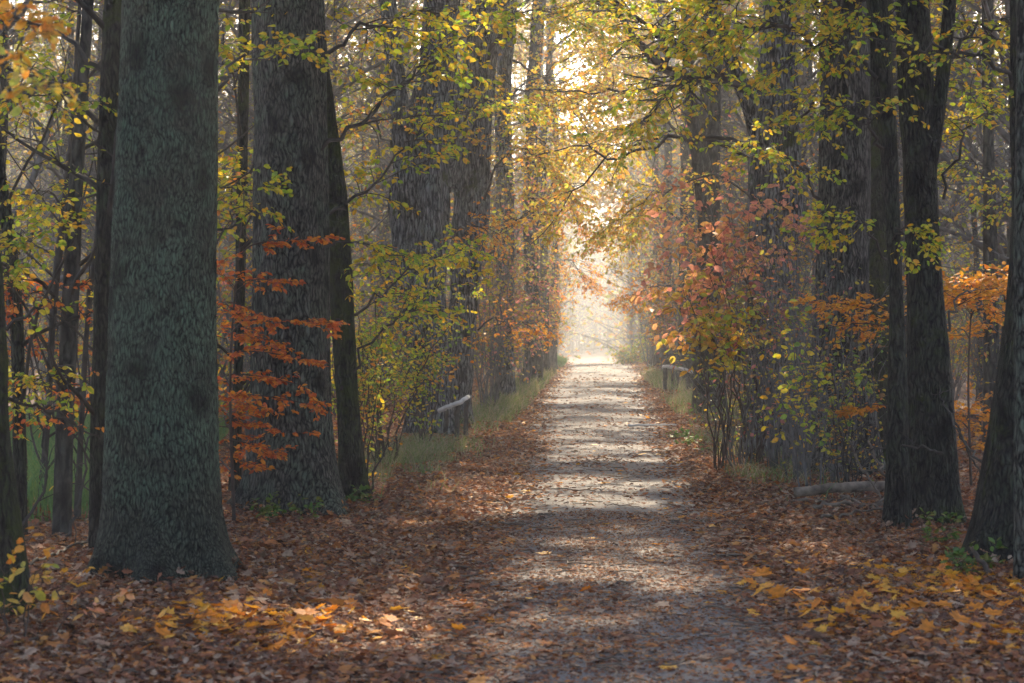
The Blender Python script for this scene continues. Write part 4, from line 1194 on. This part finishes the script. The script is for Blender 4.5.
# ------------------------------------------------------------------ wood beyond: prototypes and copies
def wood_tree(label, seed, h, r, mat, nb=26, leafy=5):
    rng = np.random.default_rng(4000 + seed)
    z = np.arange(-0.15, h, 0.35)
    C = np.stack([0.25 * np.sin(z * 0.23 + seed) + 0.05 * np.sin(z * 0.9 + seed), 0.2 * np.sin(z * 0.3 + 2 * seed), z], -1)
    C[:, :2] -= C[0, :2]
    R = r * (1 - 0.75 * np.clip(z / h, 0, 1))
    t = thing('tree', label, 'tree', (0, 0, 0))
    g = G()
    trunk_geo(g, C, R, rough=0.01 if r > 0.1 else 0.004, flare=0.3, seed=seed, k=24)
    g.build('trunk', M['bark_wood'], t)
    g, gl = G(), G()
    P, RR = kids(C[None], R[None], nb, 0.10, 0.97, 2.6, 1.05, npts=8, rs=0.32, jit=0.17, rng=rng, rmin=0.004)
    P[:, :, 2] += np.linspace(0, 0.5, 8)[None] ** 1.3
    tubes(g, P, RR, 5)
    P1, R1 = kids(P, RR, 7, 0.15, 1.0, 0.95, 0.85, flat=0.5, npts=5, rs=0.5, rng=rng, droop=0.03, rmin=0.0028)
    tubes(g, P1, R1, 3)
    P2, R2 = kids(P1, R1, 4, 0.15, 1.0, 0.4, 0.85, flat=0.5, npts=3, rs=0.6, rng=rng, droop=0.03, rmin=0.002)
    tubes(g, P2, R2, 3)
    g.build('limbs', M['twig'], t)
    low_ = P2[:, 0, 2] < 7.5
    twig_leaves(gl, P2[low_], max(1, leafy // 3), 0.085, rng=rng, tpl=KITE)
    twig_leaves(gl, P2[~low_], leafy + 1, 0.12, rng=rng, tpl=KITE)
    gl.build('crown', mat, t)
    return t


def wood_bush(label, seed, h, mat, nst=16, nl=2):
    t = shrub('bush', label, 'bush', (0, 0), nst, h, 1.1, [mat, 'mixed'], 7, 0.7, 4, 0.3, nl, 0.07, seed=100 + seed, wood='twig', r=0.014, t0=0.15, tpl=KITE)
    t.location = (0, 0, 0)
    return t


protos_t = [wood_tree('', 1, 18, 0.17, M['mixed'], 60, 4), wood_tree('', 2, 15, 0.10, M['canopy'], 50, 4), wood_tree('', 3, 20, 0.22, M['mixed'], 64, 4),
            wood_tree('', 4, 10, 0.06, M['yellow_green'], 40, 3), wood_tree('', 5, 17, 0.13, M['canopy'], 56, 4)]
protos_b = [wood_bush('', 1, 2.6, 'pink'), wood_bush('', 2, 3.2, 'yellow_green', 14, 2), wood_bush('', 3, 2.2, 'green'), wood_bush('', 4, 3.8, 'mixed', 18, 1), wood_bush('', 5, 2.8, 'amber', 14, 1)]

LBL = {('t', -1): ('slender woodland tree standing deep in the wood left of the path', 'slender trees deep in the left wood'),
       ('t', 1): ('slender woodland tree standing deep in the wood right of the path', 'slender trees deep in the right wood'),
       ('b', -1): ('twiggy half-bare bush in the dim undergrowth left of the path', 'twiggy bushes in the left wood'),
       ('b', 1): ('twiggy half-bare bush in the dim undergrowth right of the path', 'twiggy bushes in the right wood')}
rr = random.Random(5)
used = {}
AV = [(W((r[0]) , 0, r[1])[0], r[1]) for r in ()]


def place(kind, protos, x, y, rz, s):
    p = protos[rr.randrange(len(protos))]
    lab, grp = LBL[(kind, -1 if x < 0 else 1)]
    loc = (x, y, float(ground_z(x, y)))
    if p.name not in used:
        used[p.name] = True
        FIRST.append((p, loc, rz, s, lab, grp))
    else:
        copy_thing(p, loc, rz, s, lab, grp)


FIRST = []
def blocked(x, y, m):
    if abs(x) < m + (0.4 if y < 60 else 0):
        return True
    return False


nt_, nb_ = 0, 0
# trees: from just behind the front row to the far end
for _ in range(2400):
    if nt_ >= 210:
        break
    y = 17 + 108 * rr.random() ** 0.8
    x = rr.uniform(-0.36 * y - 1, 0.28 * y + 1)
    lim = 3.6 if y < 40 else 3.0
    if abs(x) < lim or (x < 0 and y < 21) or (x > 0 and y < 25):
        continue
    if x < -4.0 and 17 < y < 33 and x > -0.33 * y and rr.random() < 0.6:
        continue
    place('t', protos_t, x, y, rr.uniform(0, 6.28), rr.uniform(0.8, 1.25))
    nt_ += 1
for _ in range(2400):
    if nb_ >= 270:
        break
    y = 19 + 95 * rr.random() ** 0.9
    x = rr.uniform(-0.34 * y - 1, 0.26 * y + 1)
    lim = 3.3 if y < 45 else 2.6
    if abs(x) < lim or (x > 0 and y < 23):
        continue
    if x < -3.6 and y < 26 and rr.random() < 0.5:
        continue
    place('b', protos_b, x, y, rr.uniform(0, 6.28), rr.uniform(0.75, 1.3))
    nb_ += 1
for p, loc, rz, s, lab, grp in FIRST:
    p.location = loc
    p.rotation_euler = (0, 0, rz)
    p.scale = (s, s, s)
    p['label'] = lab
    p['group'] = grp

# the far wood that closes the view reads as one mass
g, gl = G(), G()
rng = np.random.default_rng(77)
n = 460
fx = rng.uniform(-62, 48, n)
fy = rng.uniform(112, 205, n)
fx = np.concatenate([fx, rng.uniform(-45, 42, 220)])
fy = np.concatenate([fy, rng.uniform(205, 330, 220)])
kp = ~((np.abs(fx + 0.3) < np.where(fy < 150, 2.5, 2.8)) & (fy < 240))
fx, fy = fx[kp], fy[kp]
n = len(fx)
hh = rng.uniform(14, 33, n)
fx = np.concatenate([fx, rng.uniform(-12, 12, 100)])
fy = np.concatenate([fy, rng.uniform(240, 310, 100)])
n = len(fx)
hh = rng.uniform(14, 33, n)
C = np.stack([np.stack([fx + 0.02 * rng.normal() * k, fy, hh * k / 7 - 2.4], -1) for k in range(8)], 1)
R = rng.uniform(0.12, 0.3, n)[:, None] * np.linspace(1, 0.25, 8)[None]
tubes(g, C, R, 7)
P1, R1 = kids(C, R, 36, 0.05, 1, 4.2, 1.0, npts=5, rs=0.3, rng=rng, rmin=0.012)
tubes(g, P1, R1, 3)
P2, R2 = kids(P1, R1, 4, 0.2, 1, 1.2, 0.9, npts=3, rs=0.5, rng=rng, rmin=0.008)
tubes(g, P2, R2, 3)
twig_leaves(g, P2, 3, 0.40, rng=rng, tpl=KITE, mat=1)
tag(g.build('far_wood', [M['twig'], M['mixed']]), 'far wood closing the view behind the bright haze', 'woodland', kind='stuff')

# ------------------------------------------------------------------ wooden barriers
def onto(pts, lift=0.03):
    p = np.array(pts, dtype=float)
    p[:, 2] = np.maximum(p[:, 2], ground_z(p[:, 0], p[:, 1]) + lift)
    return p


def stick(g, pts, r, k=10, taper=0.9, jit=0.0, seed=0, n=14):
    rng = np.random.default_rng(seed)
    C = curve(pts, n)
    C[1:-1] += rng.normal(0, jit, (n - 2, 3))
    R = r * np.linspace(1, taper, n) * (1 + rng.normal(0, 0.04, n))
    tubes(g, C, R, k)


def barrier(label, Y, posts, rail, rail_mat, lab_rail=None):
    org = np.array([W(posts[0][0], 0, Y)[0], Y, float(ground_z(W(posts[0][0], 0, Y)[0], Y))])
    t = thing('wooden_barrier', label, 'barrier', org, 'old barriers beside the path')
    for i, (px, top, hw, yy) in enumerate(posts):
        a = W(px, top, yy)
        gz = float(ground_z(a[0], yy))
        g = G()
        stick(g, [np.array([a[0] - 0.01, yy, gz - 0.1]), np.array([a[0], yy, (a[2] + gz) / 2]), a], hw * yy / F, 12, 0.95, 0.004, i)
        g.build('post', M['post'], t, org)
    g = G()
    stick(g, [W(*q) for q in rail[0]], rail[1] * Y / F, 12, 0.85, 0.006, 5)
    o = g.build('rail', rail_mat, t, org)
    if lab_rail:
        o['label'] = lab_rail
    return t


barrier('short broken barrier with a bleached rail on dark posts, left verge', 27.6,
        [(446, 411, 2.3, 27.7), (457, 404, 2.7, 27.6), (466, 401, 2.4, 27.9)], ([(439, 411, 27.6), (450, 406, 27.5), (460, 402, 27.5), (468, 397, 27.8)], 2.6), M['rail'], 'bleached bare rail')
barrier('low barrier with a round rail on several posts, right verge', 48.0,
        [(665, 368, 2.2, 48.0), (673, 371, 2.2, 47.6), (679, 372, 2.2, 48.2), (688, 374, 2.4, 47.4), (700, 378, 2.2, 47.0)],
        ([(663, 367, 48.2), (672, 367, 48), (690, 371, 47.5), (715, 379, 47.0)], 2.0), M['rail'], 'pale grey round rail')

# ------------------------------------------------------------------ fallen wood
g = G()
stick(g, onto([W(793, 494, 17.6), W(835, 494, 17.7), W(884, 492, 17.9)], 0.13), 0.042, 14, 1.1, 0.004, 3, 24)
P, RR = kids(curve(onto([W(793, 494, 17.6), W(884, 492, 17.9)], 0.10), 10)[None], np.full((1, 10), 0.045), 4, 0.3, 0.9, 0.35, 1.0, npts=6, rs=0.25, rng=np.random.default_rng(4))
tubes(g, P, RR, 5)
o = g.build('fallen_log', M['log'], None, W(835, 502, 18.0))
tag(o, 'grey fallen log lying across brush left of the slim dark stem', 'log')
brush = [
    [(812, 520, 17.0), (845, 516, 17.0), (880, 505, 17.2), (886, 480, 17.4)],
    [(790, 515, 17.5), (830, 517, 17.4), (868, 508, 17.4)],
    [(858, 520, 16.8), (884, 500, 17.0), (880, 470, 17.2), (866, 440, 17.5)],
    [(840, 505, 17.6), (862, 516, 17.0), (900, 528, 16.2)],
    [(846, 440, 18.4), (862, 470, 17.8), (880, 505, 17.3), (890, 530, 16.6)],
    [(820, 528, 16.2), (855, 524, 16.4), (905, 520, 16.8)],
    [(940, 452, 15.0), (915, 446, 15.2), (890, 446, 15.6), (850, 452, 16.5)],
    [(985, 470, 14.4), (960, 440, 15), (940, 400, 15.6), (930, 380, 16)],
    [(950, 420, 17), (975, 470, 17.5), (990, 500, 18)],
]
for i, q in enumerate(brush):
    g = G()
    pts = onto([W(*w) for w in q], 0.06)
    stick(g, pts, [0.02, 0.015, 0.02, 0.017, 0.013, 0.015, 0.012, 0.010, 0.010][i], 7, 0.4, 0.012, 30 + i, 20)
    C = curve(pts, 14)
    P, RR = kids(C[None], np.full((1, 14), 0.008), 5, 0.2, 0.95, 0.3, 0.7, npts=6, rs=0.6, rng=np.random.default_rng(40 + i))
    tubes(g, P, RR, 4)
    o = g.build('dead_branch', M['branch' if i in (6, 7, 8) else 'deadwood'], None, pts[0])
    tag(o, 'thin dead branch in the tangle of brush at the foot of the right trunks', 'branch', 'dead branches under the right trunks')
g = G()
stick(g, onto([W(628, 429, 31), W(650, 428, 31.2), W(676, 427, 31.5)], 0.05), 0.02, 8, 0.6, 0.004, 8)
o = g.build('stick', M['rail'], None, W(650, 430, 31))
tag(o, 'pale bare stick lying on the right half of the path', 'stick')
g = G()
stick(g, [W(1000, 590, 12.3), W(985, 570, 12.6), W(968, 545, 12.9)], 0.02, 9, 0.7, 0.006, 9)
o = g.build('stick', M['stem'], None, W(1000, 590, 12.3))
tag(o, 'short brown stick leaning on the roots at the right edge', 'stick')
left_sticks = [[(0, 330, 13), (35, 310, 13.2), (80, 340, 13.4), (110, 380, 13.6)], [(0, 400, 12.4), (50, 415, 12.8), (95, 440, 13.4)], [(10, 560, 14), (40, 480, 14.4), (30, 400, 14.8), (20, 330, 15)],
               [(60, 560, 14), (75, 500, 14.2), (82, 450, 14.6), (105, 400, 15)], [(20, 585, 12.5), (60, 560, 13.2), (95, 552, 14)]]
for i, q in enumerate(left_sticks):
    g = G()
    pts = onto([W(*w) for w in q], 0.06)
    stick(g, pts, 0.012, 7, 0.5, 0.012, 60 + i, 20)
    P, RR = kids(curve(pts, 14)[None], np.full((1, 14), 0.010), 5, 0.2, 0.95, 0.4, 0.7, npts=6, rs=0.5, rng=np.random.default_rng(70 + i))
    tubes(g, P, RR, 4)
    o = g.build('dead_branch', M['branch'], None, pts[0])
    tag(o, 'thin arching dead branch among the saplings left of the near trunk', 'branch', 'dead branches among the left saplings')

# ------------------------------------------------------------------ leaf litter
def litter_density(x, y):
    """share of the ground that leaves cover: thick on the verges, thin on the trodden middle of the path"""
    xc = path_center(y) + np.where(y < 14, (14 - y) * 0.03, 0)
    a = np.abs(x - xc)
    w = 0.72 + 0.25 * (noise2(x * 0, y, 0.55, 31) - 0.5) + np.clip((y - 30) / 60, 0, 0.35)
    edge = np.clip((a - w + 0.22) / 0.7, 0, 1) ** 1.3
    mid = 0.04 + 0.12 * np.clip((noise2(x, y, 1.6, 33) - 0.5) * 4, 0, 1)
    mid = mid + np.clip((16.5 - y) / 4.5, 0, 1) * 0.12
    mid = np.where(y < 16, mid * np.where(x > xc, np.clip(1.2 - 0.8 * np.exp(-((x - xc - 0.1) / 0.35) ** 2), 0.25, 1), 1), mid)
    return np.clip(edge + mid * (1 - edge), 0, 1)


def scatter(g, n, y0, y1, x0, x1, size, tpl, rng, ymap=1.0, tilt=0.35, mat=0, lift=0.03, wide=1.2):
    y = y0 + (y1 - y0) * rng.random(n) ** ymap
    x = rng.uniform(x0, x1, n)
    k = rng.random(n) < litter_density(x, y)
    x, y = x[k], y[k]
    m = len(x)
    dn = litter_density(x, y)
    z = ground_z(x, y) + 0.008 + rng.random(m) ** 1.5 * lift * (0.2 + dn)
    az = rng.uniform(0, 2 * np.pi, m)
    tl = tilt * (0.4 + 0.6 * dn)
    d = np.stack([np.cos(az), np.sin(az), rng.normal(0, 1, m) * tl * 0.8], -1)
    nr = np.stack([rng.normal(0, 1, m) * tl, rng.normal(0, 1, m) * tl, np.where(rng.random(m) < 0.5, 1.0, -1.0)], -1)
    sz = size * rng.uniform(0.55, 1.25, m)
    pos = np.stack([x, y, z], -1) - nrmz(d) * (sz * 0.45)[:, None]
    pos[:, 2] = np.maximum(pos[:, 2], ground_z(pos[:, 0], pos[:, 1]) + 0.006)
    leaves(g, pos, d, nr, sz, tpl, mat, curl=rng.uniform(0.2, 2.2, m))


g = G()
rng = np.random.default_rng(8)
scatter(g, 66000, 7.5, 16, -4.2, 3.8, 0.06, OAK, rng, tilt=0.36, lift=0.045)
scatter(g, 6500, 7.5, 16, -4.2, 3.8, 0.085, MAPLE, rng, tilt=0.32, lift=0.05)
scatter(g, 90000, 7.5, 16, -4.2, 3.8, 0.045, OVAL, rng, tilt=0.4, lift=0.045)
scatter(g, 26000, 9, 34, -12, -4, 0.09, OVAL, rng, tilt=0.4, lift=0.05)
scatter(g, 22000, 10, 34, 3.6, 9.5, 0.09, OVAL, rng, tilt=0.4, lift=0.05)
scatter(g, 90000, 16, 30, -6, 4.5, 0.072, OAK, rng, tilt=0.45, lift=0.05)
scatter(g, 60000, 16, 30, -6, 4.5, 0.06, OVAL, rng, tilt=0.45, lift=0.05)
scatter(g, 120000, 30, 60, -7, 6, 0.078, OVAL, rng, tilt=0.45, lift=0.05)
scatter(g, 50000, 60, 110, -9, 8, 0.11, KITE, rng, tilt=0.4, lift=0.05)
for n_, y0_, y1_, s_ in ((36000, 7.5, 17, 0.024), (6000, 17, 40, 0.026)):
    y = y0_ + (y1_ - y0_) * rng.random(n_)
    x = path_center(y) + rng.normal(0, 0.6, n_)
    az = rng.uniform(0, 6.28, n_)
    leaves(g, np.stack([x, y, ground_z(x, y) + 0.012], -1), np.stack([np.cos(az), np.sin(az), rng.normal(0, 0.2, n_)], -1),
           np.stack([rng.normal(0, 0.3, n_), rng.normal(0, 0.3, n_), np.ones(n_)], -1), s_ * rng.uniform(0.4, 1.3, n_), KITE)
tag(g.build('fallen_leaves', M['litter'], smooth=False), 'brown fallen leaves covering the verges and path edges', 'leaf litter', kind='stuff')
g = G()
for n_, y0_, y1_, s_ in ((900, 7.5, 16, 0.09), (2600, 16, 40, 0.085), (3000, 40, 90, 0.1)):
    scatter(g, n_, y0_, y1_, -4, 3.6, s_, MAPLE, rng, tilt=0.3, lift=0.03)
BANK = G()
for bx, by, br in ((oL1[0], 12.5, 0.42), (oL2[0], 16.8, 0.48), (oR1[0], 16.0, 0.34), (oR1b[0], 15.5, 0.15), (oR2[0], 13.6, 0.55), (oL0[0], 10.8, 0.4), (oR3[0], 20.6, 0.5), (oLm[0], 17.4, 0.25), (oR2b[0], 12.4, 0.16)):
    m_ = int(1500 * br)
    az = rng.uniform(0, 6.28, m_)
    q = rng.random(m_) ** 1.5
    rad_ = br * 0.95 + q * 0.45
    x, y = bx + np.cos(az) * rad_, by + np.sin(az) * rad_
    a2 = rng.uniform(0, 6.28, m_)
    pz = ground_z(x, y) + 0.02 + (1 - q) ** 2 * 0.10 * rng.random(m_)
    leaves(BANK, np.stack([x, y, pz], -1), np.stack([np.cos(a2), np.sin(a2), rng.normal(0, 0.4, m_)], -1), np.stack([rng.normal(0, 0.5, m_), rng.normal(0, 0.5, m_), np.ones(m_)], -1),
           0.075 * rng.uniform(0.5, 1.3, m_), OAK, 0, curl=rng.uniform(0.3, 2, m_))
tag(BANK.build('fallen_leaves', M['litter'], smooth=False), 'brown fallen leaves banked against the feet of the near trunks', 'leaf litter', kind='stuff')
n_ = 1900
x = rng.uniform(0.9, 3.2, n_)
y = rng.normal(11.6, 0.9, n_)
kk = (rng.random(n_) < np.clip((x - 0.8) / 1.2, 0, 1) * 0.8) & (noise2(x, y, 1.5, 71) > 0.42)
x2, y2 = rng.normal(-1.8, 0.35, 300), rng.normal(10.5, 0.35, 300)
x, y = np.concatenate([x[kk], x2]), np.concatenate([y[kk], y2])
az = rng.uniform(0, 6.28, len(x))
leaves(g, np.stack([x, y, ground_z(x, y) + rng.uniform(0.03, 0.06, len(x))], -1), np.stack([np.cos(az), np.sin(az), rng.normal(0, 0.3, len(x))], -1),
       np.stack([rng.normal(0, 0.35, len(x)), rng.normal(0, 0.35, len(x)), np.ones(len(x))], -1), 0.075 * rng.uniform(0.5, 1.3, len(x)), MAPLE, 0, curl=rng.uniform(0.3, 2, len(x)))
tag(g.build('fallen_leaves', M['amber'], smooth=False), 'orange leaves sprinkled over the brown litter', 'leaf litter', kind='stuff')

g = G()
rng = np.random.default_rng(18)
n_ = 900
y = 8 + 22 * rng.random(n_) ** 1.5
x = rng.uniform(-3.6, 3.2, n_)
az = rng.uniform(0, 6.28, n_)
ln = rng.uniform(0.05, 0.3, n_)
P = np.zeros((n_, 5, 3))
for k in range(5):
    P[:, k, 0] = x + np.cos(az + 0.2 * k) * ln * k / 4
    P[:, k, 1] = y + np.sin(az + 0.2 * k) * ln * k / 4
P[:, :, 2] = ground_z(P[:, :, 0], P[:, :, 1]) + 0.035 + 0.02 * rng.random((n_, 5))
tubes(g, P, np.full((n_, 5), 0.004) * rng.uniform(0.5, 1.4, (n_, 1)), 4)
tag(g.build('fallen_twigs', M['deadwood']), 'small broken twigs strewn over the leaf litter', 'twigs', kind='stuff')

# single big maple leaves one can point at
spots = [(232, 618, .17), (247, 628, .15), (205, 628, .14), (303, 622, .17), (318, 628, .13), (268, 634, .13), (275, 655, .14), (222, 640, .15), (190, 632, .13), (262, 648, .12), (285, 640, .12), (330, 634, .12),
         (762, 580, .17), (776, 598, .14), (800, 596, .13), (858, 603, .13), (846, 608, .12), (905, 598, .14), (930, 600, .15), (952, 592, .15), (968, 590, .15), (985, 604, .14), (1002, 612, .14), (940, 612, .14),
         (915, 612, .13), (972, 616, .14), (1010, 596, .14), (990, 622, .13), (882, 616, .12), (958, 628, .14), (1008, 640, .14), (925, 636, .13), (895, 640, .12), (870, 590, .12), (750, 588, .12),
         (540, 600, .10), (585, 600, .1), (120, 610, .13), (160, 645, .13), (140, 660, .13)]
rng = np.random.default_rng(12)
for i, (px, py, s) in enumerate(spots):
    Y = H * F / (py - VY)
    x = (px - VX) * Y / F
    pos = np.array([x, Y, float(ground_z(x, Y)) + 0.06])
    az = rng.uniform(0, 6.28)
    g = G()
    d = np.array([[math.cos(az), math.sin(az), rng.normal(0, 0.2)]])
    s *= 0.88
    nr = np.array([[rng.normal(0, 0.45), rng.normal(-0.25, 0.4), 1.0]])
    leaves(g, (pos - 0.4 * s * d[0])[None], d, nr, s, MAPLE, 0, curl=rng.uniform(0.6, 2.6, 1))
    # stalk
    e = pos - 0.4 * s * d[0]
    tubes(g, np.stack([e, e - d[0] * s * 0.3, e - d[0] * s * 0.6 + np.array([0, 0, -0.01])]), np.full(3, 0.0015), 4)
    o = g.build('maple_leaf', M['maple'], None, pos, smooth=False)
    if px < 400:
        tag(o, 'large orange-yellow maple leaf lying on the brown litter, left foreground', 'leaf', 'maple leaves on the left litter')
    elif px < 700:
        tag(o, 'small orange maple leaf lying on the bare grey path', 'leaf', 'maple leaves on the bare path')
    else:
        tag(o, 'large orange-yellow maple leaf lying on the brown litter, right foreground', 'leaf', 'maple leaves on the right litter')

# ------------------------------------------------------------------ grass and herbs
def blades(g, x, y, h, rng, w=0.006, lean=0.35):
    m = len(x)
    z = ground_z(x, y)
    az = rng.uniform(0, 6.28, m)
    hh = h * rng.uniform(0.4, 1.15, m)
    b = np.stack([x, y, z - 0.01], -1)
    s = np.stack([np.cos(az), np.sin(az), 0 * az], -1) * w
    ln = np.stack([rng.normal(0, lean, m), rng.normal(0, lean, m), np.ones(m)], -1) * hh[:, None]
    mid = b + ln * 0.55 * np.array([0.6, 0.6, 1])
    tip = b + ln * np.array([1.2, 1.2, 0.95])
    V = np.stack([b - s, b + s, mid + s * 0.7, mid - s * 0.7, tip], 1)
    o = (np.arange(m) * 5)[:, None]
    g.add(V, [np.array([[0, 1, 2, 3]]) + o, np.array([[3, 2, 4]]) + o])


g = G()
rng = np.random.default_rng(21)
def patch(n, cx, cy, sx, sy, h, lean=0.35, w=0.006):
    x = rng.normal(cx, sx, n)
    y = rng.normal(cy, sy, n)
    k = (np.abs(x) > 1.35) & (noise2(x, y, 1.7, 44) > 0.5)
    blades(g, x[k], y[k], h, rng, w, lean)


patch(3800, -2.05, 22.5, 0.3, 1.8, 0.26, 0.6)
patch(3600, -2.4, 25.0, 0.35, 1.4, 0.15, 0.6)
patch(1500, -1.75, 34, 0.2, 2.0, 0.22, 0.6)
patch(5000, -1.8, 40, 0.25, 4.0, 0.34, 0.5, w=0.009)
patch(5000, -1.75, 52, 0.3, 6.0, 0.38, w=0.012)
patch(2600, 1.85, 22.5, 0.28, 1.6, 0.24, 0.6)
patch(2600, 1.9, 28, 0.28, 3.0, 0.2, 0.6)
patch(7000, 2.0, 38, 0.28, 3.0, 0.26, 0.5, w=0.009)
patch(4000, 1.9, 55, 0.3, 4.0, 0.4, w=0.012)
tag(g.build('grass', M['grass']), 'pale straggly grass along both edges of the path', 'grass', kind='stuff')
g = G()
x = rng.uniform(-9.5, -3.6, 26000)
y = rng.uniform(15.5, 36, 26000)
k = x < -0.155 * y - 0.9
blades(g, x[k], y[k], 0.5, rng, 0.008, 0.25)
x = rng.normal(-2.3, 0.6, 7000)
y = rng.normal(84, 5, 7000)
k = x < -1.3
blades(g, x[k], y[k], 0.25, rng, 0.02, 0.4)
tag(g.build('grass', M['lush']), 'lush green meadow grass glimpsed between the left saplings', 'grass', kind='stuff')

herb_spots = [(275, 520, 'a'), (300, 524, 'a'), (322, 516, 'a'), (345, 514, 'a'), (288, 512, 'a'), (362, 512, 'a'), (925, 545, 'b'), (940, 530, 'b'), (970, 572, 'b'), (952, 575, 'b'), (935, 505, 'b'),
              (680, 440, 'c'), (700, 452, 'c'), (690, 446, 'c'), (262, 530, 'a')]
for i, (px, py, q) in enumerate(herb_spots):
    Y = H * F / (py - VY)
    lab, grp = {'a': ('small fresh green seedling at the foot of the ridged dark trunk', 'seedlings at the left trunk'),
                'b': ('small fresh green seedling among the roots of the right trunks', 'seedlings at the right trunks'),
                'c': ('low green plant on the right verge under the salmon shrub', 'green plants on the right verge')}[q]
    shrub('seedling', lab, 'seedling', at(px, Y), 5, 0.22, 0.15, ['herb'], 3, 0.08, 2, 0.05, 2, 0.055, seed=300 + i, r=0.003, group=grp, flatn=1.2, ldroop=0.1)
